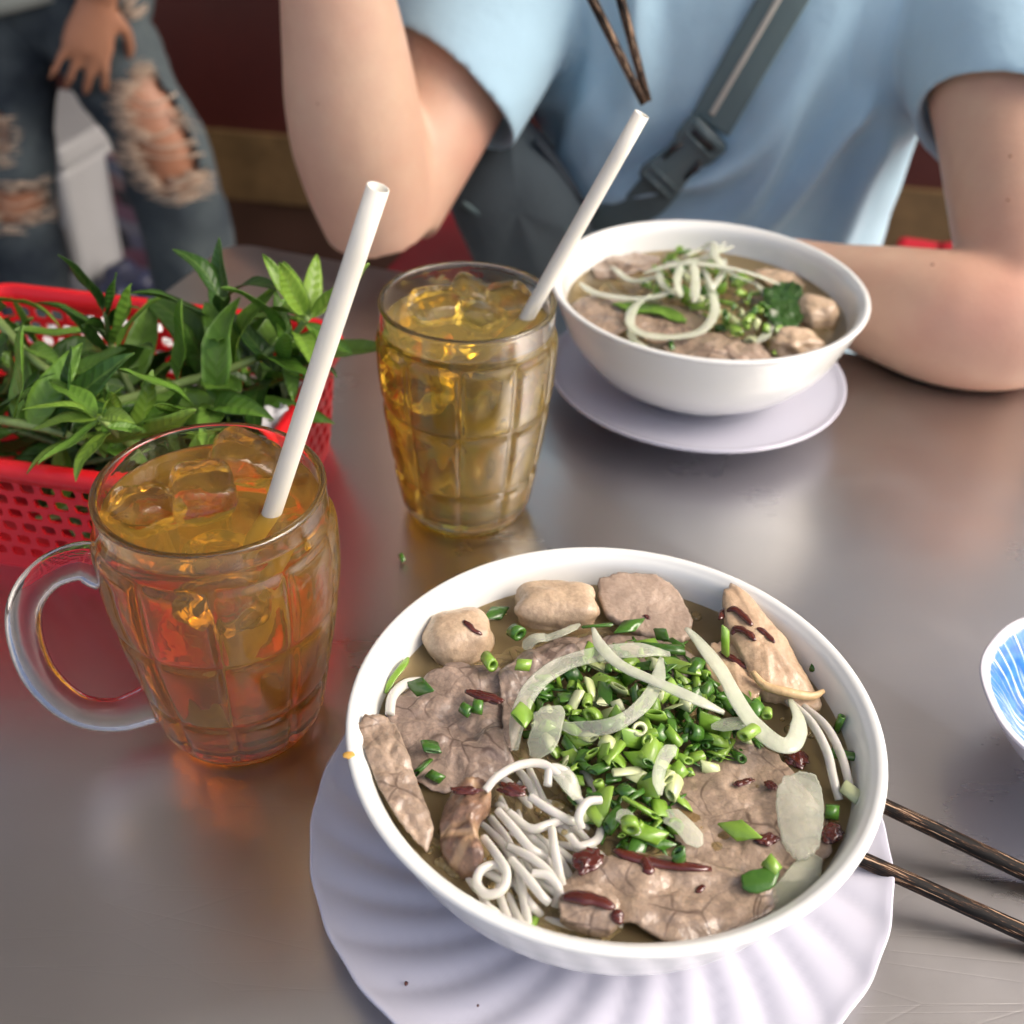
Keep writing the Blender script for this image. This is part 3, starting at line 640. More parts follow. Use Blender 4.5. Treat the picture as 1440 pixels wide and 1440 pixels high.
noodle_bed(B2, L2, 60, 6, 'sunken tangle of rice noodles under the broth of the far bowl')

# ------------------------------------------------------------------ onion
def onion(pts, wid, label, th=.0009, mat=None, lvl=None, group='onion slices in the nearer bowl', up_=(0, 0, 1), twist=0., **k):
    return food('onion_slice', strip(pts, wid, th, lvl if lvl is not None else Z, up_, 44, True, twist, **k), mat or ONION, label, 'onion', group)
onion([(724, 1055, .006), (728, 1015, .009), (748, 968, .012), (790, 935, .013), (850, 918, .013), (905, 914, .012), (942, 920, .008)], .0066, 'broad curved onion band arching from the beef to the far side', up_=(.2, -.25, 1))
onion([(834, 884, .012), (846, 910, .015), (874, 936, .017), (925, 960, .019), (975, 982, .019), (1018, 1002, .015)], .0052, 'narrow bright onion strip lying across the scallion heap', .0014, ONION_O)
onion([(966, 884, .013), (985, 905, .015), (1015, 945, .016), (1040, 990, .015), (1062, 1020, .013), (1092, 1045, .012), (1115, 1045, .011), (1124, 1015, .009), (1112, 985, .006)], .0072, 'bent onion strip hooking round between scallions and chicken', .0014, ONION_O, twist=.5)
onion([(775, 1015, .012), (815, 1025, .015), (865, 1018, .018), (905, 990, .018), (925, 955, .016), (930, 925, .012)], .0056, 'thin translucent onion arc through the middle of the scallions', up_=(.1, -.4, 1))
onion([(752, 1065, .011), (766, 1035, .014), (772, 1005, .015), (768, 995, .015)], .0115, 'triangular onion petal at the edge of the scallion heap', .0018, ONION, twist=.3)
onion([(928, 1118, .011), (926, 1090, .013), (936, 1062, .014), (950, 1050, .013)], .0052, 'short upright onion strip below the scallions', up_=(.4, -.2, 1))
onion([(935, 1142, .005), (960, 1160, .005), (985, 1190, .003)], .0086, 'blunt onion piece lying on brown beef under the scallions')
onion([(1000, 1022, .010), (1045, 1018, .012), (1075, 1035, .008)], .0062, 'onion band peeking out behind the bent strip')
onion([(870, 1140, .010), (885, 1155, .009), (900, 1172, .006)], .0062, 'small onion piece at the near edge of the scallions')
onion([(760, 900, .006), (790, 890, .008), (815, 878, .006)], .0045, 'sliver of onion behind the pork chunk')
onion([(736, 912, .004), (752, 898, .007), (775, 896, .006)], .0060, 'onion curl between meatball and pork chunk')
onion([(780, 1075, .010), (800, 1100, .011), (815, 1122, .006)], .0075, 'onion piece rising above the noodles')
pet = slab([(1100, 1095), (1128, 1088), (1150, 1100), (1158, 1140), (1152, 1185), (1135, 1203), (1112, 1195), (1097, 1160), (1092, 1120)], Z+.006, .0024, .0016, .0003, 31, (.05, .05))
food('onion_slice', pet, ONION, 'long oval onion petal lying on the beef by the bowl wall', 'onion', 'onion slices in the nearer bowl')
onion([(1080, 1285, .0005), (1100, 1262, .002), (1125, 1235, .003), (1150, 1205, .001)], .0095, 'glassy onion sheet along the near bowl wall')
onion([(1030, 1312, .001), (1065, 1300, .0025), (1100, 1284, .001)], .006, 'whitish onion end at the near bowl wall')

# ------------------------------------------------------------------ scallions: short hollow tubes, many copies of a few meshes
def ringmesh(r, L, wall, n=12, seed=0, flat=1., cut=0.):
    rings = []
    for rr, z in ((r, -L/2), (r, 0), (r, L/2), (r-wall, L/2), (r-wall, 0), (r-wall, -L/2)):
        rings.append([V(rr*math.cos(2*math.pi*j/n)*(1+.1*noise.noise(V(j, seed, 0))), rr*flat*math.sin(2*math.pi*j/n), z+cut*r*math.cos(2*math.pi*j/n)+.0002*noise.noise(V(j*.7, seed, z*300))) for j in range(n)])
    vs, fs = loft(rings, False, False); k = 5*n
    for j in range(n): q = (j+1) % n; fs.append([k+j, k+q, q, j])
    return vs, fs
SCM = []
for i, (r, L, wl_, fl_, ct) in enumerate([(.0029, .0066, .0013, .85, .25), (.0026, .0085, .0010, .55, .35), (.0032, .0056, .0015, .9, .15), (.0023, .0098, .0009, .7, .5), (.0031, .0042, .0014, .85, .15), (.0034, .0078, .0010, .32, .3), (.0036, .0070, .0008, .22, .6)]):
    for k, mt in enumerate((SC_D, SC_L, SC_W)):
        me = bpy.data.meshes.new('scallion'); v_, f_ = ringmesh(r, L, wl_, 14, i*3+k, fl_, ct); me.from_pydata([tuple(v) for v in v_], [], f_)
        me.polygons.foreach_set('use_smooth', [True]*len(me.polygons)); me.materials.append(mt); SCM.append((k, me))
SHADE = ('dark green ', 'bright green ', 'pale whitish ')
def scallion(p, label, group, rng, scale=1., kind=None, flatness=1., shade=False):
    k = kind if kind is not None else rng.choices((0, 1, 2), (.42, .46, .12))[0]
    me = rng.choice([m_ for kk, m_ in SCM if kk == k]); o = bpy.data.objects.new('scallion_piece', me); col.objects.link(o)
    o.location = p; q = Quaternion((0, 0, 1), rng.uniform(0, 6.28)) @ Quaternion((1, 0, 0), R(90)-rng.uniform(-.55, .55)*flatness if rng.random() < .88 else rng.uniform(-.6, .6)) @ Quaternion((0, 0, 1), rng.choice((0, math.pi))+rng.uniform(-.9, .9))
    o.rotation_mode = 'QUATERNION'; o.rotation_quaternion = q; o.scale = (scale*rng.uniform(.7, 1.15), scale*rng.uniform(.55, 1.1), scale*rng.uniform(.7, 1.35))
    tag(o, (SHADE[k]+label) if shade else label, 'scallion', (SHADE[k]+group) if shade else group); return o
def inside(p, poly):
    c = False
    for i in range(len(poly)):
        a, b = poly[i], poly[i-1]
        if (a[1] > p[1]) != (b[1] > p[1]) and p[0] < (b[0]-a[0])*(p[1]-a[1])/(b[1]-a[1])+a[0]: c = not c
    return c
def edged(p, poly):
    d = 1e9
    for i in range(len(poly)):
        a, b = Vector(poly[i]), Vector(poly[i-1]); t = max(0, min(1, (Vector(p)-a).dot(b-a)/(b-a).length_squared)); d = min(d, (Vector(p)-a-(b-a)*t).length)
    return d
rng = random.Random(11)
POLY = [(738, 968), (790, 935), (850, 905), (905, 898), (955, 905), (1000, 945), (1062, 985), (1090, 1020), (1050, 1060), (1000, 1080), (965, 1105), (958, 1150), (935, 1195), (895, 1200), (850, 1180), (812, 1140), (795, 1100), (790, 1060), (760, 1050), (742, 1010)]
n_sc = 0; tries = 0; placed = []
while n_sc < 204 and tries < 9000:
    tries += 1; p = (rng.uniform(735, 1095), rng.uniform(895, 1205))
    if not inside(p, POLY): continue
    d = edged(p, POLY); hmax = .002+.0075*min(1, d/60)
    zz = hmax*(.25+.75*rng.random()**.5) if n_sc < 110 else hmax
    w3 = at(p[0], p[1], Z+zz)
    if any((w3-q).length < .0038 for q in placed): continue
    placed.append(w3); n_sc += 1
    scallion(w3, 'chopped scallion piece in the heap at the middle of the nearer bowl', 'chopped scallions heaped in the nearer bowl', rng, rng.choice((.55, .7, .85, 1., 1.1, 1.2)), None, 1., True)
for px, py, dz, k, lab in [(688, 930, .008, 1, 'scallion piece on beef just below the meatball'), (590, 966, .008, 0, 'dark scallion piece on the beef nearest the bowl wall'), (655, 998, .010, 0, 'dark scallion cluster end below the sauce strip'), (672, 994, .010, 0, 'scallion piece beside the sauce strip on pink beef'), (736, 935, .012, 1, 'upright scallion piece between beef and broad onion band'), (726, 889, .006, 0, 'scallion piece between meatball and pork chunk'), (698, 862, .002, 0, 'scallion floating behind the meatball'), (606, 1050, .006, 0, 'small scallion fleck on the broad pink beef'), (612, 1092, .004, 0, 'sunken scallion by the draped beef strip'), (592, 1080, .003, 0, 'dark sunken scallion beside the draped beef strip'), (1040, 1168, .004, 1, 'straight scallion tube lying on brown beef'), (1148, 941, .004, 0, 'round scallion by the wall below the chicken slice'), (1190, 1062, .003, 0, 'dark scallion against the wall beside the noodles'), (1180, 1018, .003, 0, 'dark scallion against the wall under the chicken skin'), (1197, 1114, .005, 2, 'pale yellow scallion piece at the bowl wall'), (1020, 902, .014, 1, 'bright scallion piece beside the large chicken slice'), (1078, 1003, .012, 1, 'scallion pair piece beside the hooked onion strip'), (1062, 997, .012, 0, 'darker scallion piece beside the hooked onion strip'), (1053, 1030, .016, 1, 'upright bright scallion on the hooked onion strip'), (1170, 1142, .003, 0, 'thin scallion fleck by the sauce at the wall'), (735, 1005, .014, 1, 'scallion fleck stuck on the broad onion band'), (840, 880, .008, 0, 'scallion sprig behind the narrow onion strip'), (885, 880, .005, 0, 'scallions under the edge of the pork roll slice'), (930, 892, .006, 0, 'scallion piece peeking from under the pork roll slice'), (745, 1303, -.001, 1, 'scallion fleck floating by the near wall'), (955, 1208, .006, 0, 'scallion ring resting on the sauce streak'), (886, 1160, .012, 1, 'bright scallion pair at the near edge of the heap')]:
    scallion(P1(px, py, dz), lab, 'loose scallions in the nearer bowl', rng, 1., k, .3)
for px, py, rr, lab in [(1066, 1236, .6, 'wide green scallion leaf square on the near beef slice')]:
    v_, f_ = slab([(1042, 1230), (1062, 1224), (1092, 1226), (1090, 1245), (1070, 1253), (1048, 1248)], Z+.0075, .0008, .001, .0003, 44, (.1, .2), 0, 8, 40)
    food('scallion_leaf', (v_, f_), SC_D, lab, 'scallion'); scallion(P1(1085, 1218, .008), 'pale ended scallion ring above the wide scallion leaf', 'loose scallions in the nearer bowl', rng, 1., 1)
food('herb_sliver', strip([(542, 975, .003), (552, 955, .005), (565, 938, .006), (574, 925, .004)], .003, .0008, Z), SC_L, 'thin green herb sliver along the bowl wall', 'herb')
# dill-like chopped herb under the heap: nobody could count it
parts = []
for i in range(260):
    p = (rng.uniform(735, 1095), rng.uniform(880, 1205))
    if not inside(p, POLY): continue
    c = at(p[0], p[1], Z+.001+.006*rng.random()*min(1, edged(p, POLY)/60)); a = rng.uniform(0, 6.28); dd = V(math.cos(a), math.sin(a), rng.uniform(-.3, .3))*.004
    parts.append(tube([c-dd, c+V(0, 0, .0005), c+dd], [.0004, .0011, .0004], 5, True, .4))
tag(mk('chopped_herbs', join(parts), SC_D), 'finely chopped dark herbs spread beneath the scallion heap of the nearer bowl', 'herbs', kind='stuff')
# little fat bubbles afloat on the broth: part of the soup
OIL = m_glass('oil_droplet', (.95, .80, .45), 1.45, .0); OIL.node_tree.nodes['Principled BSDF'].inputs['Transmission Weight'].default_value = .92
def bubbles(parent, lvl, spots, nm='broth_bubbles'):
    parts = []
    for px, py, n, sp in spots:
        for i in range(n):
            c = at(px+rng.gauss(0, sp), py+rng.gauss(0, sp), lvl); r = rng.choice((.0007, .0009, .0012, .0018, .0028)); k = 14
            if (V(c.x, c.y, 0)-parent.location.xy.to_3d()).length+r > .0865: continue
            prof = [(r*1.08, -.0003), (r, .0002), (r*.85, .0007), (r*.4, .0010), (0, .0011)]
            parts.append(lathe(prof, k, None, c.x, c.y, lvl-.0002))
    o = mk(nm, join(parts), OIL, parent); o['kind'] = 'stuff'; return o
bubbles(bowl1, L1, [(622, 1220, 40, 18), (700, 1270, 26, 26), (760, 1160, 14, 30), (1010, 1130, 12, 40), (830, 1318, 14, 25), (1000, 1240, 14, 30), (990, 830, 14, 30), (1140, 1010, 12, 20), (570, 1150, 8, 16), (1060, 1290, 6, 20), (700, 850, 6, 10)])

# ------------------------------------------------------------------ the far bowl
Z2 = L2
def P2(px, py, dz=0.): return at(px, py, Z2+dz)
g2 = 'onion slices in the far bowl'
def on2(pts, wid, label, **k): onion(pts, wid, label, .0013, ONION_O, Z2, g2, **k)
on2([(815, 398, .003), (838, 412, .006), (885, 420, .009), (925, 416, .012), (950, 405, .014)], .0066, 'onion ring half lying on the side of the straw in the far bowl')
on2([(905, 384, .017), (945, 373, .021), (985, 371, .023), (1040, 380, .021), (1080, 393, .012), (1100, 402, .006)], .0056, 'long onion strand over the top of the far heap')
on2([(915, 415, .012), (892, 432, .008), (886, 455, .006), (905, 470, .006), (945, 474, .006), (985, 466, .008), (1004, 442, .011), (1003, 418, .016), (992, 398, .020)], .0062, 'large onion loop at the front of the far heap')
on2([(958, 372, .022), (952, 395, .020), (958, 418, .015)], .0055, 'onion strip hanging down the far heap beside the loop')
on2([(975, 370, .024), (978, 395, .021), (976, 425, .016)], .0062, 'second hanging onion strip on the far heap')
on2([(925, 380, .016), (932, 400, .015), (950, 415, .013)], .0055, 'curved onion strip at the shoulder of the far heap')
on2([(985, 350, .018), (1003, 342, .022), (1005, 360, .024), (1030, 385, .018), (1060, 398, .010)], .0060, 'onion tip standing up on the far heap')
on2([(1062, 398, .010), (1082, 420, .008), (1088, 445, .006), (1078, 470, .004), (1062, 482, .003)], .0056, 'translucent onion curl on the meat side of the far bowl')
on2([(884, 462, .002), (895, 482, .002), (925, 500, .002), (940, 505, .0)], .0060, 'submerged onion arc below the loop in the far bowl')
ro_ = random.Random(3)
for i, wh in enumerate(('over the top', 'at the shoulder', 'beside the tip', 'across the crown', 'at the back', 'low on the loop side', 'under the long strand', 'near the leaf')):
    px, py = ro_.uniform(945, 1030), ro_.uniform(355, 405); a_ = ro_.uniform(-.6, 3.); l_ = ro_.uniform(22, 42); zz = .0215-.010*abs(px-985)/50
    on2([(px-math.cos(a_)*l_, py-math.sin(a_)*l_*.6, zz-.005), (px, py, zz+.003), (px+math.cos(a_)*l_, py+math.sin(a_)*l_*.6, zz-.006)], .0042, 'thin pale onion sliver %s of the far heap' % wh)
on2([(860, 375, .003), (890, 395, .006), (930, 388, .012)], .0050, 'onion strand at the far wall side of the far bowl')
for pts, mt, lab in [([(832, 372), (870, 358), (920, 360), (925, 372), (880, 385), (840, 388)], BEEF, 'brown beef slice at the far wall of the far bowl'),
                     ([(1060, 380), (1100, 378), (1130, 395), (1120, 405), (1080, 400)], PORK, 'pale meat slice at the far side behind the far heap'),
                     ([(930, 485), (980, 470), (1040, 478), (1060, 500), (1000, 510), (950, 507)], BEEF, 'submerged brown beef slice at the near wall of the far bowl'),
                     ([(805, 430), (840, 412), (880, 425), (890, 455), (860, 470), (825, 455)], BEEF, 'submerged beef slice under the onion ring half'),
                     ([(870, 440), (930, 430), (990, 440), (985, 470), (930, 480), (885, 465)], BEEF, 'brown beef slice inside the big onion loop'),
                     ([(1015, 490), (1050, 478), (1085, 495), (1075, 508), (1040, 510)], SLICE, 'grey meat slice at the near wall by the greens')]:
    food('beef_slice', slab(pts, Z2+.0015, .003, .0015, .001, len(lab), (0, .03)), mt, lab, 'meat')
food('meatball', blob(P2(1148, 441, .003), (.0135, .013, .010), (.1, .1, .2), .18, 1.6, 21, 5, 2.6, .03, 4), PORK, 'pinkish meatball at the wall of the far bowl', 'meatball')
food('meatball', blob(P2(1120, 486, .004), (.0155, .011, .009), (.1, .1, .2), .24, 1.8, 23, 5, 2.6, .04, 4), PORK, 'lighter lumpy meatball at the near wall of the far bowl', 'meatball')
v_, f_ = slab([(1070, 412), (1100, 400), (1128, 415), (1130, 445), (1105, 460), (1080, 450)], Z2+.006, .001, .003, .002, 51, (0, .1)); food('herb_leaf', (v_, f_), LEAF_D, 'dark green herb leaf beside the pink meatball of the far bowl', 'herb')
v_, f_ = slab([(860, 428), (890, 424), (945, 432), (965, 452), (930, 445), (885, 438)], Z2+.005, .001, .001, .001, 52); food('scallion_leaf', (v_, f_), LEAF_M, 'long yellow green scallion leaf inside the onion loop', 'scallion')
POLY2 = [(905, 395), (915, 365), (945, 352), (985, 352), (1020, 375), (1060, 398), (1090, 425), (1110, 465), (1095, 495), (1060, 480), (1020, 470), (985, 440), (945, 430), (915, 425)]
n2 = 0; placed = []; tries = 0
while n2 < 92 and tries < 6000:
    tries += 1; p = (rng.uniform(900, 1112), rng.uniform(345, 498))
    if not inside(p, POLY2): continue
    w3 = at(p[0], p[1], Z2+(.003+.012*min(1, edged(p, POLY2)/32))*(.6+.4*rng.random()))
    if any((w3-q).length < .0036 for q in placed): continue
    placed.append(w3); n2 += 1
    scallion(w3, 'chopped scallion piece in the heap of the far soup bowl', 'chopped scallions heaped in the far bowl', rng, rng.choice((.55, .7, .85, 1., 1.1, 1.2)), None, 1., True)
scallion(P2(944, 487, .002), 'scallion floating below the onion loop of the far bowl', None, rng, 1.1, 0); scallion(P2(874, 487, .001), 'scallion floating by the near wall, straw side of the far bowl', None, rng, 1.1, 0)
bubbles(bowl2, L2, [(840, 440, 10, 20), (1150, 470, 8, 15), (960, 505, 8, 20)])

for px, py, r_, lb in ((571, 1383, .0008, 'dark speck near the outer rim of the fluted saucer'), (672, 1414, .0005, 'tiniest dark speck on the flutes of the larger saucer')):
    food('food_crumb', blob(at(px, py, .0145), (r_, r_*1.2, r_*.7), amp=.3, seed=4, sub=2), SAUCE, lb, 'crumb')
# ------------------------------------------------------------------ chopsticks
def chopstick(a, b, r0, r1, label, group):
    a, b = Vector(a), Vector(b); L = (b-a).length; n = 12; rings = []
    for i in range(17):
        t = i/16; r = r0+(r1-r0)*t; k = 3.2 if t > .4 else 2.4
        rings.append([V(r*math.cos(2*math.pi*j/n)*(abs(math.cos(2*math.pi*j/n))**k+abs(math.sin(2*math.pi*j/n))**k)**(-1/k), r*math.sin(2*math.pi*j/n)*(abs(math.cos(2*math.pi*j/n))**k+abs(math.sin(2*math.pi*j/n))**k)**(-1/k), L*t) for j in range(n)])
    o = mk('chopstick', loft(rings), WOOD); o.location = a; o.rotation_mode = 'QUATERNION'; o.rotation_quaternion = V(0, 0, 1).rotation_difference(b-a)
    tag(o, label, 'chopstick', group); return o
def ext(a, b, s): return a+(b-a).normalized()*s
# resting pair: tips lie on the fluted saucer behind the bowl, butts on the table
a = at(1190, 1108, .021); b = at(1446, 1229, .006); chopstick(a, ext(a, b, .225), .0030, .0043, 'dark wooden chopstick of the resting pair, the one farther from the camera', 'chopsticks resting on the fluted saucer')
a = at(1165, 1187, .021); b = at(1446, 1314, .006); chopstick(a, ext(a, b, .225), .0030, .0043, 'dark wooden chopstick of the resting pair, the one nearer the camera', 'chopsticks resting on the fluted saucer')

# ------------------------------------------------------------------ blue dish
dc = at(1386, 985, .037)+V(.060, 0, 0); dc.z = 0
def m_bluedish():
    m = Mat('blue_striped_glaze'); m.set(Roughness=.15)
    x = m.n('ShaderNodeSeparateXYZ'); m.l(m.co(), x.inputs[0])
    ang = m.math('ARCTAN2', x.outputs[1], x.outputs[0]); rad = m.math('SQRT', m.math('ADD', m.math('POWER', x.outputs[0], 2.), m.math('POWER', x.outputs[1], 2.)))
    cb = m.n('ShaderNodeCombineXYZ'); m.l(m.math('MULTIPLY', ang, 11.), cb.inputs[0]); m.l(m.math('MULTIPLY', rad, 9.), cb.inputs[1])
    n1 = m.noise(2.2, 3, cb.outputs[0])
    n2 = m.noise(170, 3)
    st = m.ramp(n1, [(.55, 0.), (.60, 1.)])
    blue = m.mix(m.ramp(n2, [(.35, 0.), (.7, 1.)]), (.025, .135, .48), (.065, .25, .62)); c = m.mix(st, blue, (.72, .80, .86))
    edge = m.ramp(m.math('MULTIPLY', m.math('ADD', rad, m.math('MULTIPLY', n2, .003)), 10.), [(.565, 0.), (.575, 1.)])
    m.col(m.mix(edge, c, (.72, .71, .76))); return m.m
prof = [(0, .004), (.026, .004), (.028, .0015), (.032, .0015), (.034, .006), (.046, .018), (.055, .030), (.0595, .0368), (.060, .0382), (.0588, .0388), (.056, .0375), (.048, .029), (.036, .014), (.02, .0085), (0, .008)]
qd = [(max(v.x, 0), v.y) for v in crom([V(a_, b_, 0) for a_, b_ in prof], 70)]; wob = lambda r, z, a_, k: (r*(1+.006*math.cos(9*a_)*(r > .045)), z)
ks = max(range(70), key=lambda i: qd[i][1])-2
dish = mk('dip_dish', lathe(qd[:ks+1], 96, wob), LAV); dish.location = dc
ins = mk('painted_inside', lathe(qd[ks:], 96, wob), m_bluedish(), dish); ins.matrix_parent_inverse = Matrix()
tag(dish, 'small blue dish with white radiating brush strokes cut off at the picture edge', 'dish')
scallion(at(565, 784, .003), 'lone scallion crumb on the steel table in front of the golden tea', None, rng, .8, 0)

# ------------------------------------------------------------------ basket of herbs
bu = V(.988, -.155, 0); bv = V(.155, .988, 0); bc = V(-.2300, .5405, 0); BZ = .073
basket = empty('plastic_basket', bc); tag(basket, 'red perforated plastic basket heaped with fresh green herbs', 'basket')
def bp_(u, v, z): return bc+bu*u+bv*v+V(0, 0, z)
HU, HV = .115, .087
def rr2(hu, hv, rad, n=6):
    pts = []
    for cx, cy2, a0 in ((-hu+rad, -hv+rad, 180), (hu-rad, -hv+rad, 270), (hu-rad, hv-rad, 0), (-hu+rad, hv-rad, 90)):
        for i in range(n+1):
            a_ = R(a0+90*i/n); pts.append(V(cx+rad*math.cos(a_), cy2+rad*math.sin(a_), 0))
    return pts
def perim(t, hu, hv, rad): # point at arc-length fraction
    pts = rr2(hu, hv, rad); pts.append(pts[0]); ls = [(pts[i+1]-pts[i]).length for i in range(len(pts)-1)]; s = (t % 1)*sum(ls)
    for i, l in enumerate(ls):
        if s <= l: return pts[i]+(pts[i+1]-pts[i])*(s/l if l else 0)
        s -= l
    return pts[0]
def wall_pt(t, z): f = z/BZ; return perim(t, HU-.006+.006*f, HV-.006+.006*f, .022)
# perforated wall: a grid of cells, each cell a frame of quads round an eight-sided hole
NC, NR = 70, 6
def cellwall(inner):
    vs, fs = [], []; off = -.0016 if inner else 0
    def pt(t, z):
        p = wall_pt(t, z); n_ = V(p.x/HU, p.y/HV, 0); p2 = wall_pt(t+.002, z)-wall_pt(t-.002, z); nn = V(p2.y, -p2.x, 0).normalized(); q = p+nn*off; return bp_(q.x, q.y, z)
    zt, zb = BZ-.011, .008
    rows = []
    holes = []
    for r in range(NR):
        z0 = zb+(zt-zb)*r/NR; z1 = zb+(zt-zb)*(r+1)/NR
        for c in range(NC):
            t0 = (c+.5*(r % 2))/NC; t1 = t0+1/NC; b0 = len(vs)
            for a_, b_ in ((0, 0), (.5, 0), (1, 0), (1, .5), (1, 1), (.5, 1), (0, 1), (0, .5)): vs.append(pt(t0+(t1-t0)*a_, z0+(z1-z0)*b_))
            for a_, b_ in ((.20, .20), (.5, .14), (.80, .20), (.86, .5), (.80, .80), (.5, .86), (.20, .80), (.14, .5)): vs.append(pt(t0+(t1-t0)*a_, z0+(z1-z0)*b_))
            for k in range(8): q = (k+1) % 8; fs.append([b0+k, b0+q, b0+8+q, b0+8+k])
            holes.append(b0+8)
    for r0, r1 in ((.0, zb), (zt, BZ-.002)):
        for c in range(NC):
            b0 = len(vs); vs += [pt(c/NC, r0), pt((c+1)/NC, r0), pt((c+1)/NC, r1), pt(c/NC, r1)]; fs.append([b0, b0+1, b0+2, b0+3])
    return vs, fs, holes
v1, f1, h1 = cellwall(False); v2, f2, h2 = cellwall(True); n1 = len(v1)
fsw = f1+[[i+n1 for i in f][::-1] for f in f2]
for a_, b_ in zip(h1, h2):
    for k in range(8): q = (k+1) % 8; fsw.append([a_+k, a_+q, b_+n1+q, b_+n1+k])
mk('perforated_wall', (v1+v2, fsw), RED, basket, smooth=False)
rimr = []
for dd, z in ((-.003, BZ-.0085), (.0035, BZ-.009), (.0045, BZ-.003), (.0035, BZ+.0005), (.0, BZ+.0018), (-.003, BZ+.0005), (-.003, BZ-.0085)):
    rimr.append([bp_(p.x, p.y, z) for p in rr2(HU+dd, HV+dd, .022+dd, 10)])
mk('rim', loft(rimr, False, False), RED, basket)
bt = rr2(HU-.0075, HV-.0075, .02, 6); mk('base', loft([[bp_(p.x, p.y, .002) for p in bt], [bp_(p.x, p.y, .005) for p in bt]]), RED, basket)

def leafmesh(L, W, curl, fold, seed, serr=.0):
    nu, nv = 14, 7; top = []; rg = random.Random(seed)
    for i in range(nu):
        t = i/(nu-1); wv = W*(math.sin(math.pi*min(1, t**.85))**.75)*(1-.25*t)+.0004; row = []
        ang = curl*t; x = L*(math.sin(ang)/curl if abs(curl) > .01 else t); zc = -L*((1-math.cos(ang))/curl if abs(curl) > .01 else 0)
        for j in range(nv):
            s = j/(nv-1)*2-1; y = s*wv/2*(1+serr*math.sin(i*3.1)*(abs(s) > .9)); z = zc+abs(s)*wv*fold+.0011*math.sin(t*9+seed)*abs(s)+.0006*noise.noise(V(t*6, s*3, seed))
            row.append(V(x+.1*abs(s)*W*.2, y, z))
        top.append(row)
    vs = [p for r in top for p in r]; n = len(vs); fs = []
    vs += [p+V(0, 0, -.00028) for p in vs]
    for i in range(nu-1):
        for j in range(nv-1):
            q = [i*nv+j, (i+1)*nv+j, (i+1)*nv+j+1, i*nv+j+1]; fs += [q[::-1], [k+n for k in q]]
    for i in range(nu-1):
        for j in (0, nv-1): fs.append([i*nv+j, (i+1)*nv+j, (i+1)*nv+j+n, i*nv+j+n])
    for j in range(nv-1):
        for i in (0, nu-1): fs.append([i*nv+j, i*nv+j+1, i*nv+j+1+n, i*nv+j+n])
    return vs, fs
LM = {}
for mi, mt in enumerate((LEAF_D, LEAF_M, LEAF_Y)):
    for k, (cu, fo, wr) in enumerate([(.5, .12, .33), (.9, .2, .28), (-.25, .18, .31), (1.2, .1, .37)]):
        me = bpy.data.meshes.new('leaf'); v_, f_ = leafmesh(.045, .045*wr, cu, fo, k+mi*5, .05); me.from_pydata([tuple(v) for v in v_], [], f_)
        me.polygons.foreach_set('use_smooth', [True]*len(me.polygons)); me.materials.append(mt); LM[(mi, k)] = me
def leaf(parent, p, d, size, tone, rg, roll=None, wide=1.):
    o = bpy.data.objects.new('leaf', LM[(tone, rg.randrange(4))]); col.objects.link(o); d = d.normalized()
    upv = V(0, 0, 1)+V(rg.uniform(-.5, .5), rg.uniform(-.5, .5), 0); y = upv.cross(d)
    if y.length < .15: y = d.orthogonal()
    y.normalize(); z = d.cross(y); M = Matrix(((d.x, y.x, z.x), (d.y, y.y, z.y), (d.z, y.z, z.z))).to_4x4() @ Matrix.Rotation(roll if roll is not None else rg.uniform(-.5, .5), 4, 'X')
    s = size/.045; o.parent = parent; o.matrix_parent_inverse = Matrix(); o.matrix_local = Matrix.Translation(p-parent.location) @ M @ Matrix.Diagonal((s, s*wide, s, 1)); return o
def sprig(pts, r, n_nodes, lsz, label, seed, tones=(0, 1, 1), tip=2, spread=1., start=.15, tiplen=.7, extra=()):
    rg = random.Random(seed); n_nodes += 2; r *= 1.35; lsize = lsz*1.42; path = crom(pts, 40); root = empty('herb_sprig', path[0]); tag(root, label, 'herb sprig', 'herb sprigs in the red basket')
    s = mk('stem', tube(path, [r, r*.95, r*.8, r*.55], 8), STEM, root); T, N, B = frames(path)
    for k in range(n_nodes):
        t = start+(1-start)*k/max(1, n_nodes-1); i = min(39, int(t*39)); a0 = (k % 2)*math.pi/2+rg.uniform(-.35, .35); last = k >= n_nodes-2
        for sgn in (0, math.pi):
            a_ = a0+sgn; side = N[i]*math.sin(a_)+B[i]*math.cos(a_); lean = 1.1 if last else .55
            if side.z < -.35 and rg.random() < .5: side.z *= -.4
            d = side*spread+T[i]*lean*rg.uniform(.7, 1.3)+V(0, 0, .15)
            tip_ = path[i]+d.normalized()*lsize-bc; tu, tv = tip_.dot(bu), tip_.dot(bv)
            if tip_.z < BZ+.012 and (abs(tu) > HU-.014 or abs(tv) > HV-.014) and abs(tu) < HU+.05:
                inw = V(bc.x, bc.y, 0)-V(path[i].x, path[i].y, 0); d = d*.25+inw.normalized()*.5+T[i]*.15+V(0, 0, .35+.3*rg.random())
            leaf(root, path[i]+side*r*.8, d, lsize*rg.uniform(.8, 1.15)*(tiplen if last else 1.), tip if last else rg.choice(tones), rg)
    for px, py, z, qx, qy, qz, tn in extra:
        a_, b_ = at(px, py, z), at(qx, qy, qz); leaf(root, a_, b_-a_, (b_-a_).length, tn, rg, .1, .85)
    return root
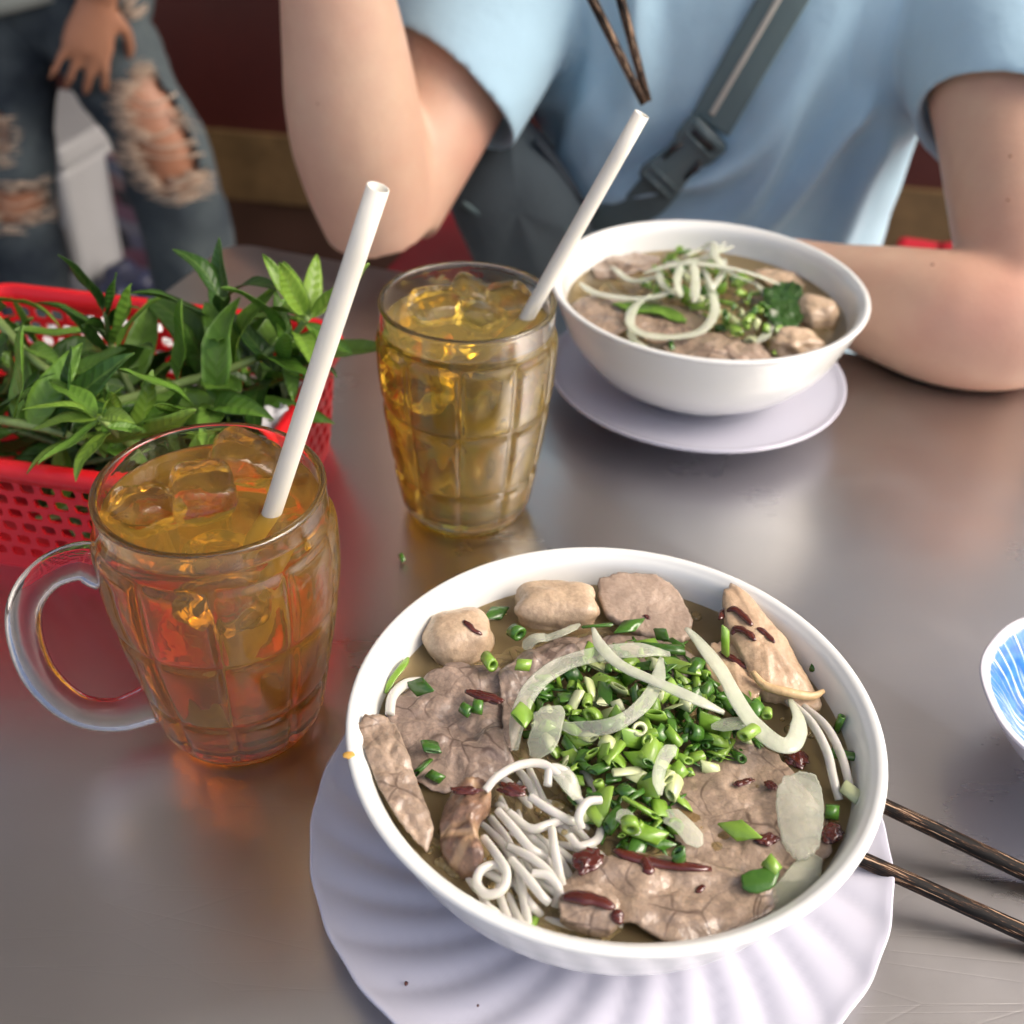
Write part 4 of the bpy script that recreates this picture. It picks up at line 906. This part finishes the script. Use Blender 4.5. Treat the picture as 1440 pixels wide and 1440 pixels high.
sprig([at(150, 570, .07), at(250, 540, .078), at(325, 518, .086), at(400, 482, .098), at(434, 446, .118)], .0021, 6, .040, 'longest herb sprig with pale stem, bright tip pointing at the tumbler', 1, (1, 1, 2), extra=[(408, 478, .100, 409, 555, .088, 1), (434, 446, .118, 368, 362, .142, 2), (436, 444, .118, 398, 357, .148, 2), (430, 450, .117, 348, 400, .125, 2), (436, 448, .117, 480, 418, .120, 2), (430, 455, .115, 498, 505, .105, 1)])
sprig([at(225, 650, .045), at(190, 630, .065), at(168, 612, .085), at(140, 588, .100)], .0019, 3, .030, 'star shaped herb tip with yellow green leaves beside the mug rim', 2, (2, 2), 2, extra=[(138, 588, .100, 36, 585, .102, 2), (136, 585, .101, 68, 508, .112, 1), (142, 584, .101, 160, 536, .118, 2), (140, 592, .098, 60, 662, .085, 1), (150, 600, .095, 215, 600, .09, 1)])
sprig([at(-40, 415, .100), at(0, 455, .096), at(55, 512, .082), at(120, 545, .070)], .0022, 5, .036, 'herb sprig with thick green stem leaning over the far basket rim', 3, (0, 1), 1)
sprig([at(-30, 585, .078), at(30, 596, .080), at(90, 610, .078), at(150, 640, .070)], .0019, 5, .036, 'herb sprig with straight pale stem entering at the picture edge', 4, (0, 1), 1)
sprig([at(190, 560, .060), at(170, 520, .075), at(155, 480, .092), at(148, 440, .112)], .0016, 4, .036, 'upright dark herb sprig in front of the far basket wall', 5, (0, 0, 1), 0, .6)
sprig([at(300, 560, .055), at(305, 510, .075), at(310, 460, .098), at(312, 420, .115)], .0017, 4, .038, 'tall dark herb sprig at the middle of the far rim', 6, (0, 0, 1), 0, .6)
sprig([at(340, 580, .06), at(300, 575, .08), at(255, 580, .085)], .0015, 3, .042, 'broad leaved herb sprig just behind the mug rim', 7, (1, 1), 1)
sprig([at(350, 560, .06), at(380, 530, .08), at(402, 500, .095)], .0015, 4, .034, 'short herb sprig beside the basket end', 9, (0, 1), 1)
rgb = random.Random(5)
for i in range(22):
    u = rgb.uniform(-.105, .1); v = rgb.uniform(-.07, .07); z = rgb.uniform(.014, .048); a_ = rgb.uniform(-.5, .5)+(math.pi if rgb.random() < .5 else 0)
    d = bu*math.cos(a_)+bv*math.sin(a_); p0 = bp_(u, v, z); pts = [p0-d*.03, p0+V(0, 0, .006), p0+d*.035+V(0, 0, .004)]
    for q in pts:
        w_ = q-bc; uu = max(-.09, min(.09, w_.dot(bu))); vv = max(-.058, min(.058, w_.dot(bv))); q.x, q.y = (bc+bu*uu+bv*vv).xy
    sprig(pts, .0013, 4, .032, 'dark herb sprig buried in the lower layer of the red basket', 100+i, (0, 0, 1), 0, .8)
# crumpled tissues: one behind the basket on the table edge, one inside by the basket end
def tissue(c, s, seed, label):
    vs, fs = blob(c, s, (0, 0, .4), .45, 2.2, seed, 4, 0, .2, 6); food('paper_tissue', (vs, fs), PAPER, label, 'tissue')
tissue(at(150, 470, .012)+V(.01, 0, 0), (.055, .022, .012), 4, 'crumpled white tissue on the table edge behind the red basket')
tissue(at(392, 592, .066), (.011, .009, .009), 6, 'white paper scrap among herbs at the basket end')

# ------------------------------------------------------------------ people
def hand(wrist, d, nrm, curls, thumb_side=1, s=1., spread=.12):
    """closed pieces of a hand: palm, four jointed fingers, thumb; d = pointing way, nrm = back of the hand"""
    d = Vector(d).normalized(); nrm = (Vector(nrm)-d*Vector(nrm).dot(d)).normalized(); y = nrm.cross(d)*thumb_side; wrist = Vector(wrist); out = []
    def pt(a, b, c): return wrist+(d*a+y*b+nrm*c)*s
    rings = []
    for a, hw, ht in ((-.03, .026, .021), (0, .027, .020), (.03, .034, .017), (.06, .040, .015), (.085, .041, .0125), (.097, .037, .009)):
        rings.append([pt(a, hw*math.cos(t), ht*math.sin(t)) for t in [2*math.pi*j/16 for j in range(16)]])
    out.append(loft(rings))
    for k, (yb, ln, r) in enumerate(((.030, .070, .0083), (.0105, .079, .0086), (-.010, .073, .0082), (-.029, .057, .0072))):
        cu = curls[k]; sp = spread*(1.5-k)*.8; p = pt(.085, yb, -.001); ang = 0; pts = [p]
        for f, c in ((.12, .0), (.42, .7), (.28, 1.), (.2, .7)):
            ang += cu*c; dv = (d*math.cos(ang)*math.cos(sp)+y*math.sin(sp)-nrm*math.sin(ang)).normalized(); p = p+dv*(ln*f*s+(.012*s if f == .12 else 0)); pts.append(p)
        out.append(tube(crom(pts, 14), [r*s, r*s*1.02, r*s*.92, r*s*.95, r*s*.8, r*s*.55], 10))
    cu = curls[4]; p0 = pt(.022, .026, -.004); p1 = p0+(d*.55+y*.75-nrm*.25).normalized()*.032*s; p2 = p1+(d*.85+y*.45-nrm*(.2+cu*.4)).normalized()*.030*s; p3 = p2+(d*.95+y*.15-nrm*(.2+cu*.6)).normalized()*.024*s
    out.append(tube(crom([p0, p1, p2, p3], 12), [.013*s, .0108*s, .0098*s, .0095*s, .006*s], 10))
    return out
pu = V(.956, -.292, 0).normalized(); pv = V(.292, .956, 0).normalized(); pc = V(.185, 1.07, 0)
def B(u, v, z): return pc+pu*u+pv*v+V(0, 0, z)
def torso_ring(u0, v0, z, a, b, n=64, e=2.5):
    out = []
    for j in range(n):
        t = 2*math.pi*j/n; c, s = math.cos(t), math.sin(t); k = (abs(c)**e+abs(s)**e)**(-1/e); out.append(B(u0+a*c*k, v0+b*s*k, z))
    return out
TS = [(-.34, .03, .165, .125), (-.22, .015, .165, .12), (-.10, .0, .158, .115), (0, -.02, .158, .112), (.08, -.035, .165, .112), (.16, -.05, .172, .11), (.22, -.055, .172, .10), (.27, -.055, .14, .085), (.30, -.055, .09, .065), (.33, -.06, .06, .058), (.40, -.075, .054, .056)]
def torso(off=0., zmax=9, zmin=-9):
    q = crom([V(z, v, a) for z, v, a, b in TS], 60); q2 = crom([V(z, b, 0) for z, v, a, b in TS], 60)
    return [torso_ring(0, v.y, v.x, v.z+off, w2.y+off) for v, w2 in zip(q, q2) if zmin <= v.x <= zmax]
shR, shL = B(-.165, -.055, .235), B(.170, -.055, .225)
elR, elL = V(-.112, .830, .036), V(.347, .702, .047)
wrR = V(-.142, .825, .285); wrL = V(.190, .800, .029)
armR_u = crom([shR, shR*.5+elR*.5+V(0, 0, .004), elR*.96+shR*.04+V(0, .008, 0)], 20)
armR_f = crom([elR+V(.002, .012, -.004), elR*.7+wrR*.3+V(-.002, .0, 0), elR*.4+wrR*.6, wrR], 20)
armL_u = crom([shL, shL*.5+elL*.5+V(.010, .0, -.006), elL*.95+shL*.05], 20)
armL_f = crom([elL+V(.010, -.002, 0), elL*.72+wrL*.28+V(-.002, -.012, -.005), elL*.4+wrL*.6+V(0, -.008, -.004), wrL], 20)
parts = [loft(torso(-.012)),
         tube(armR_u, [.060, .054, .052, .050, .046, .042], 24), tube(armR_f, [.042, .0475, .0495, .047, .042, .034, .028], 24),
         tube(armL_u, [.060, .056, .054, .053, .050, .045], 24), tube(armL_f, [.040, .046, .048, .045, .040, .032, .027], 24)]
parts += hand(wrR, V(.62, -.28, .62), V(-.55, -.2, .75), (.75, .8, .85, .9, .8), -1)
parts += hand(wrL, V(-.75, .55, -.12), V(-.1, -.1, 1), (.35, .4, .45, .5, .3), 1)
# head out of the frame above: skull, jaw, nose, ears
hc = B(0, -.10, .52)
def hp_(u, v, z): return hc+pu*u+pv*v+V(0, 0, z)
parts += [blob(hp_(0, .01, .03), (.078, .095, .105), (0, 0, R(-17)), 0, 1, 0, 3), blob(hp_(0, -.03, -.055), (.055, .062, .055), (0, 0, R(-17)), 0, 1, 0, 3), tube([hp_(0, -.088, .03), hp_(0, -.108, -.01), hp_(0, -.09, -.02)], [.008, .014, .008], 10),
          blob(hp_(.078, .01, 0), (.010, .02, .03), (0, 0, 0), 0, 1, 0, 2), blob(hp_(-.078, .01, 0), (.010, .02, .03), (0, 0, 0), 0, 1, 0, 2), tube([hp_(-.024, -.088, -.055), hp_(0, -.096, -.056), hp_(.024, -.088, -.055)], [.004, .009, .004], 8)]
body = fuse(parts, .0042, 10)
for v in body.vertices:          # forearm resting on steel is pressed flat
    if v.co.y < .86 and v.co.z < .002 and (v.co-C0).dot(TV) > 0: v.co.z = .002
person = mk('person', body, SKIN); tag(person, 'person in a light blue t-shirt leaning both arms on the table, chopsticks in hand', 'person')
bt_ = bvh(body)
for px, py, r_ in ((1421, 219, .0011), (1418, 281, .0011), (1312, 372, .0011), (447, 146, .0009)):
    h_ = bt_.ray_cast(CAM, ray(px, py).normalized())
    if h_[0] is not None: mk('mole', blob(h_[0], (r_, r_, r_), amp=.1, amp2=0, sub=2), simple('mole_brown', (.30, .15, .09), .5, 0), person)
hcap = fuse([blob(hp_(0, .03, .05), (.088, .100, .098), (0, 0, R(-17)), .05, 3, 2, 4)], .006, 3); mk('hair', hcap, HAIR, person)
eye = simple('eye_white', (.6, .6, .6), .2, 0)
for s_ in (-.03, .03): mk('eye', blob(hp_(s_, -.083, .012), (.011, .008, .007), sub=2, amp=0, amp2=0), eye, person)
# t-shirt: trunk and short sleeves fused, hollow at the cuffs
def cuffdir(p, q, f): return p*(1-f)+q*f
def sleeve(u_path, t_end, r0, r1, cut):
    k = int(t_end*19); path = [Vector(p) for p in u_path[:k+1]]; T, N, B_ = frames(path); rings = []
    for i, p in enumerate(path):
        r = r0+(r1-r0)*i/k; rings.append([p+(N[i]*math.cos(a_)+B_[i]*math.sin(a_))*r for a_ in [2*math.pi*j/36 for j in range(36)]])
    # skew the cuff and fold back inside so the cuff reads as an open edge
    last = rings[-1]; c = path[-1]; sk_ = Vector(cut)
    for i in range(len(rings)): f = (i/k)**2; rings[i] = [p+T[-1]*((p-path[i]).dot(sk_)*f) for p in rings[i]]
    last = rings[-1]
    for dd, rr in ((.001, .965), (-.006, .885), (-.026, .875)): rings.append([c+(p-c)*rr+T[-1]*dd for p in last])
    return loft(rings)
shirtparts = [loft(torso(.009, .315, -.22)), sleeve(armR_u, .66, .082, .067, tuple(pu*.25)), sleeve(armL_u, .54, .080, .067, tuple(pu*.55))]
sm = fuse(shirtparts, .0028, 22)
def fold(x): return (1-abs(x))**2
sm.update()
ARMP = [Vector(q_) for q_ in armR_u[5:]]+[Vector(q_) for q_ in armL_u[5:]]
NRM = [v.normal.copy() for v in sm.vertices]; NEWCO = []
for v, vn in zip(sm.vertices, NRM):
    p = v.co.copy(); q = p-pc; u = q.dot(pu); z = q.z; vv = q.dot(pv)
    wa = min((p-a_).length for a_ in ARMP); wa = max(0., min(1., (.105-wa)/.02))
    # drapes hanging from the far shoulder and creases round the waist
    a1 = noise.noise(V((u*.9-z*.46)*13+.8*noise.noise(V(u*6, z*6, 2)), (z+u*.5)*2.6, 1.3)); a2 = noise.noise(V((u*.8+z*.55)*20, z*2.2, 7.7)); a3 = noise.noise(V(u*5, z*26+u*9, 3.1)); a4 = noise.noise(V(u*60, z*22, 4.4))
    d = .020*(math.exp(-(a1/.22)**2)-.45)+.004*(math.exp(-(a2/.3)**2)-.4)*max(0., min(1., (.02-u)/.1))+.004*a3*max(0, min(1, (.05-z)/.1))+.0008*a4
    d = d*(1-wa)+wa*.0022*noise.noise(V(z*16, u*12, vv*8))
    NEWCO += list(p+vn*d)
sm.vertices.foreach_set('co', NEWCO); sm.update()
shirt = mk('t_shirt', sm, SHIRT, person)
# sleeve hems: stitched band standing slightly proud
pb = bvh(sm)
tr1 = loft([torso_ring(0, .04+.0, z, .17*f, .13*f, 48) for z, f in ((-.20, 1.), (-.30, 1.02), (-.38, .95))])
th = [crom([B(s_*.09, .02, -.30), B(s_*.10, -.20, -.29), B(s_*.11, -.37, -.31)], 14) for s_ in (-1, 1)]; shn = [crom([B(s_*.11, -.37, -.31), B(s_*.11, -.33, -.5), B(s_*.11, -.30, FLZ+.07)], 12) for s_ in (-1, 1)]
mk('trousers', fuse([tr1]+[tube(t, [.095, .085, .07], 20) for t in th]+[tube(t, [.07, .06, .05], 18) for t in shn], .008, 4), DARKCLOTH, person)
for s_ in (-1, 1): mk('shoe', fuse([blob(B(s_*.11, -.36, FLZ+.04), (.045, .12, .045), (0, 0, R(-17)), 0, 1, 0, 3, 3)], .008, 3), DARKCLOTH, person)
# chopsticks held in the raised hand
t1 = aty(906, 146, .735); b1 = aty(831, -5, .752); chopstick(t1, ext(t1, b1, .235), .0026, .0046, 'dark wooden chopstick held over the far bowl, shallower slant of the two', 'chopsticks held by the person')
t2 = aty(911, 143, .738); b2 = aty(872, -5, .757); chopstick(t2, ext(t2, b2, .235), .0026, .0046, 'dark wooden chopstick held over the far bowl, steeper of the two', 'chopsticks held by the person')

# shoulder bag: strap laid over the shirt by casting on it, buckle, pouch
bag = empty('shoulder_bag', B(-.13, -.14, -.02)); tag(bag, 'dark grey crossbody bag with teal strap and buckle on the person', 'bag')
def onshirt(px, py, lift, fallback=.97):
    h_ = pb.ray_cast(CAM, ray(px, py).normalized())
    if h_[0] is None: p = aty(px, py, fallback); return p, V(-.29, -.95, .1)
    return h_[0]+h_[1]*lift if h_[1].dot(ray(px, py)) < 0 else h_[0]-h_[1]*lift, (h_[1] if h_[1].dot(ray(px, py)) < 0 else -h_[1])
def strap(pts, wid, th_, lift, name, mat, parent=bag, n=40):
    A = [onshirt(x, y, lift) for x, y in pts]; path = crom([a_ for a_, _ in A], n); nr = crom([b_ for _, b_ in A], n); rings = []
    nav = sum(nr, Vector()).normalized()
    for i, p in enumerate(path):
        T = (path[min(n-1, i+1)]-path[max(0, i-1)]).normalized(); nn = (nav-T*nav.dot(T)).normalized(); b_ = T.cross(nn)
        rings.append([p+b_*(wid/2*x)+nn*(th_*y) for x, y in ((-1, 0), (-1, .6), (-.9, 1), (.9, 1), (1, .6), (1, 0))])
    return mk(name, loft(rings), mat, parent)
SP = [(1135, -60), (1100, 0), (1060, 68), (1025, 128), (1000, 172)]
strap(SP, .034, .0025, .004, 'strap', STRAPM); strap([(1128, -60), (1094, 0), (1056, 66), (1022, 122), (1003, 155)], .0045, .001, .0068, 'stripe', STRIPE)
strap([(930, 262), (900, 285), (860, 298), (815, 305)], .036, .003, .003, 'strap', STRAPM)
# buckle: two halves with prongs
q0, nb = onshirt(998, 180, .006); q1, _ = onshirt(925, 262, .006); ax = (q1-q0).normalized(); nb = (nb-ax*nb.dot(ax)).normalized(); bx = ax.cross(nb); Lb = (q1-q0).length
def bq(s, x, y): return q0+ax*(Lb*s)+bx*x+nb*y
def bplate(segs, th_):
    rings = [[bq(s, -w_, 0), bq(s, -w_, th_*.7), bq(s, -w_*.8, th_), bq(s, w_*.8, th_), bq(s, w_, th_*.7), bq(s, w_, 0)] for s, w_ in segs]; return loft(rings)
bk = mk('buckle', bplate([(-.06, .017), (0, .0195), (.1, .0195), (.28, .0185), (.36, .016), (.52, .0145), (.66, .016), (.78, .0175), (.95, .0185), (1.04, .016)], .0085), BUCK, bag)
mk('slot', bplate([(.05, .013), (.14, .013)], .0095), BLACKP, bk)
mk('side_release', join([tube([bq(.30, s_*.0105, .0088), bq(.42, s_*.0125, .0092), bq(.62, s_*.0120, .0088)], [.0016, .0030, .0016], 8) for s_ in (-1, 1)]), BLACKP, bk)
mk('slider_bar', join([tube([bq(s_, -.015, .009), bq(s_, .015, .009)], .0018, 8) for s_ in (.02, .18, .82, .96)]), BUCK, bk)
BX = [(718, 168), (748, 190), (790, 235), (822, 290), (830, 345), (770, 400), (690, 400), (655, 340), (632, 280), (655, 235), (690, 195)]
W = [aty(x, y, .955-.0003*(y-260)*.3) for x, y in BX]; cb = sum(W, Vector())/len(W); nv = (CAM-cb); nv.z = .1; nv.normalize(); lp = crom(W+[W[0]], 61)[:-1]; rings = []
for f, dep in ((.985, -.05), (1., -.03), (1.01, -.01), (.99, .004), (.93, .014), (.8, .022), (.6, .028), (.35, .031), (.1, .032)):
    rings.append([cb+(p-cb)*f+nv*(dep+.006*noise.noise(p*22)*f) for p in lp])
vs, fs = loft(rings); mk('pouch', (vs, fs), BAGM, bag)
zl = [aty(x, y, .925) for x, y in ((650, 285), (690, 310), (735, 325), (790, 322), (822, 310))]; mk('zip', tube(crom(zl, 20), .0025, 6), STRAPM, bag)
gs = [aty(x, y, .945) for x, y in ((752, 196), (785, 240), (812, 275), (840, 300))]; mk('seam', tube(crom(gs, 16), .0028, 6), simple('navy_piping', (.015, .025, .035), .6, 0), bag)
mk('upper_strap', tube(crom([aty(x, y, 1.03) for x, y in ((760, 40), (752, 90), (745, 140), (735, 180))], 14), .014, 8, True, .35), simple('dark_strap', (.02, .028, .034), .7, .1), bag)

# red plastic chair the person sits on
ch = empty('plastic_chair', B(.02, .05, FLZ)); tag(ch, 'red plastic armchair mostly hidden behind the person', 'chair')
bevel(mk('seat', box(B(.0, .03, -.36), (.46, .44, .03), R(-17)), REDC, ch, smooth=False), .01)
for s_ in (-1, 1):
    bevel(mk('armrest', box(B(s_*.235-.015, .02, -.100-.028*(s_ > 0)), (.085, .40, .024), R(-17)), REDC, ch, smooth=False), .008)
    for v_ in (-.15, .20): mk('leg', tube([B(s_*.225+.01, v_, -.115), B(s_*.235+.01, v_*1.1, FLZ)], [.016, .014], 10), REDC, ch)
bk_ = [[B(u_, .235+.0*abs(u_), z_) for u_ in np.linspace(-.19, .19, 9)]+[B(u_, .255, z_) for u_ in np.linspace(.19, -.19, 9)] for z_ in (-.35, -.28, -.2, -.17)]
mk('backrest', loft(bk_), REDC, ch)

# ------------------------------------------------------------------ bystander in ripped jeans
YB = 1.85
def Q(px, py, y=YB): return aty(px, py, y)
def rawtube(path, rad, n=40): return tube(path, rad, n, True)
by = empty('person', V(-.7, YB, FLZ)); tag(by, 'standing person in ripped faded jeans, cropped above the waist', 'person')
legR = crom([Q(95, -120, 1.87), Q(128, 20, 1.86), Q(172, 110), Q(222, 195, 1.83), Q(255, 300, 1.86), Q(285, 440, 1.90), Q(300, 600, 1.92)], 60)
legL = crom([Q(-10, -120, 1.87), Q(0, 20, 1.86), Q(8, 130), Q(18, 270, 1.82), Q(32, 380, 1.84), Q(40, 520, 1.88), Q(42, 640, 1.9)], 60)
flr = FLZ+.03
foot = []
for L_ in (legR, legL):
    e = L_[-1].copy()
    while L_[-1].z < flr+.05: L_.pop()
    L_.append(V(L_[-1].x, L_[-1].y, flr+.02)); foot.append(L_[-1])
hnd = hand(Q(140, -6, 1.76), Q(112, 110, 1.74)-Q(140, -6, 1.76), V(.35, -.9, .1), (.55, .42, .35, .12, .5), 1, .92, .16)
arm = tube(crom([Q(150, -330, 1.80), Q(152, -160, 1.79), Q(140, -6, 1.76)], 12), [.042, .036, .026], 18)
tor = loft([[V(-.735+.135*math.cos(a_), 1.88+.09*math.sin(a_), z_) for a_ in [2*math.pi*j/32 for j in range(32)]] for z_ in (.02, .2, .45, .55)])
head2 = [blob((-.735, 1.87, .75), (.075, .09, .11), amp=0, amp2=0, sub=3), tube([V(-.735, 1.88, .52), V(-.735, 1.88, .68)], .05, 16)]
mk('body', fuse([tube(legR, [.070, .068, .066, .058, .054, .040, .036], 24), tube(legL, [.070, .068, .066, .057, .054, .040, .036], 24), arm, tor]+hnd+head2, .0055, 4), SKIN2, by)
mk('hair', fuse([blob((-.735, 1.885, .77), (.085, .095, .115), amp=.03, sub=4)], .008, 2), HAIR, by)
def jeans(path, rads, rips, seed):
    n = 64; path = [Vector(p) for p in path]; rad = lerpl(rads, len(path)); T, N, Bn = frames(path, (0, -1, 0)); rings = []; rg = random.Random(seed)
    for i, p in enumerate(path):
        rings.append([p+(Bn[i]*math.cos(a_)+N[i]*math.sin(a_))*(rad[i]*(1+.07*noise.noise(V(math.cos(a_)*1.6, math.sin(a_)*1.6+seed, i*.22))+.05*noise.noise(V(math.cos(a_)*2, seed, i*.55)))) for a_ in [2*math.pi*j/n for j in range(n)]])
    vs, fs = loft(rings, False, False); keep = []; fray = []
    def inrip(c, k):
        for px, py, rx, ry, y_ in rips:
            w_ = Q(px, py, y_); d = c-w_
            if d.y < .035+.0 and (d.x/rx)**2+(d.z/ry)**2 < k*(1+.35*noise.noise(c*38)): return True
        return False
    for f in fs:
        c = sum((vs[i] for i in f), Vector())/4
        if not inrip(c, 1.): keep.append(f)
        if inrip(c, 1.45) and not inrip(c, .62): fray.append([vs[i] for i in f])
    return vs, keep, fray, rings
RP = {0: [(213, 150, .042, .05, 1.78), (232, 215, .052, .055, 1.77), (250, 258, .04, .02, 1.79), (185, 8, .02, .02, 1.8)], 1: [(22, 285, .05, .032, 1.77), (0, 185, .022, .035, 1.79)]}
for k_, (L_, rads) in enumerate(((legR, [.088, .083, .076, .066, .070, .072, .078]), (legL, [.088, .083, .078, .066, .068, .070, .076]))):
    vs, keep, fray, rings = jeans(L_, rads, RP[k_], 3+k_)
    j_ = mk('jeans_leg', (vs, keep), DENIM, by); sol = j_.modifiers.new('cloth', 'SOLIDIFY'); sol.thickness = .004
    parts = []; rg = random.Random(9+k_)
    for q in fray:
        c = sum(q, Vector())/4; ext_ = V(.95, .05, rg.uniform(-.35, .35)).normalized()
        for _ in range(3):
            off = V(rg.uniform(-.006, .006), -.003-.006*rg.random(), rg.uniform(-.008, .008)); parts.append(tube([c+off-ext_*.016, c+off+V(0, -.003*rg.random(), rg.uniform(-.006, .003)), c+off+ext_*.016], [.0004, .0010, .0004], 5))
    # threads left hanging across each hole
    for px, py, rx, ry, y_ in RP[k_]:
        for i in range(9):
            z_ = rg.uniform(-.9, .9); c = Q(px, py, y_)+V(0, -.012, z_*ry); hw = rx*math.sqrt(1-z_*z_); sg = rg.uniform(.002, .012)
            if rg.random() < .55: parts.append(tube(crom([c+V(-hw, .022, 0), c+V(0, 0, -sg), c+V(hw, .022, 0)], 8), .0014, 5))
    if parts: mk('frayed_threads', join(parts), FRAY, j_)['kind'] = 'stuff'
seat_ = fuse([blob((-.735, 1.89, -.02), (.15, .11, .14), amp=.03, sub=4, sq=2.6), tube(legR[:10], .088, 24), tube(legL[:10], .088, 24)], .008, 3); mk('jeans_seat', seat_, DENIM, by)
shz = []
for z_, f in ((-.055, 1.08), (-.04, 1.09), (.06, 1.06), (.2, 1.05), (.4, 1.06), (.5, .9)):
    shz.append([V(-.79+.155*f*math.cos(a_), 1.88+.115*f*math.sin(a_), z_+.018*math.cos(a_*2+1)*(z_ < 0)) for a_ in [2*math.pi*j/48 for j in range(48)]])
s2 = mk('shirt', loft(shz, False, True), GREYSHIRT, by); s2.modifiers.new('cloth', 'SOLIDIFY').thickness = .005
for e in foot: mk('shoe', fuse([blob((e.x, e.y-.05, FLZ+.035), (.04, .11, .035), amp=0, amp2=0, sub=3, sq=3)], .008, 2), BLACKP, by)

# ------------------------------------------------------------------ things behind
cool = empty('cooler_box', V(-.95, 2.20, FLZ)); tag(cool, 'white plastic cooler box with black handle slot behind the jeans', 'cooler box')
def C(px, py, y): return aty(px, py, y)
bevel(mk('box_body', box((-1.005, 2.30, -.59), (.34, .30, .32), R(-14)), WHITEBOX, cool, smooth=False), .02, 3)
bevel(mk('lid', box((-1.005, 2.30, -.408), (.36, .32, .045), R(-14)), WHITEBOX, cool, smooth=False), .012, 3)
hp0, hp1 = C(84, 322, 2.096), C(100, 382, 2.096); mk('handle', tube([hp0, hp1], .011, 8, True, .6), BLACKP, cool)
def m_carton():
    m = Mat('printed_carton'); m.set(Roughness=.6); v = m.n('ShaderNodeTexVoronoi'); v.inputs['Scale'].default_value = 13
    m.l(m.mapping((1, 1, 2.2)), v.inputs['Vector']); sp = m.n('ShaderNodeSeparateColor'); m.l(v.outputs['Color'], sp.inputs[0])
    m.col(m.ramp(sp.outputs[0], [(.0, (.20, .12, .13)), (.3, (.26, .21, .22)), (.55, (.10, .13, .2)), (.75, (.22, .05, .08)), (.9, (.02, .02, .03))])); return m.m
ct = empty('carton', V(-.80, 2.3, FLZ)); tag(ct, 'printed mauve and grey carton beside the white cooler box', 'carton')
bevel(mk('carton_body', box((-.82, 2.36, -.60), (.18, .22, .30), R(-14)), m_carton(), ct, smooth=False), .004)
mk('flap', box((-.82, 2.31, -.443), (.18, .11, .006), R(-14), R(8)), simple('grey_card', (.3, .27, .27), .8), ct, smooth=False)
bgx = blob((-.80, 2.13, FLZ+.06), (.07, .06, .06), (0, 0, .3), .4, 2, 8, 4); food('plastic_bag', bgx, simple('dark_blue_bag', (.03, .035, .07), .3, .3, 20), 'dark crumpled plastic bag on the floor in front of the carton', 'bag')
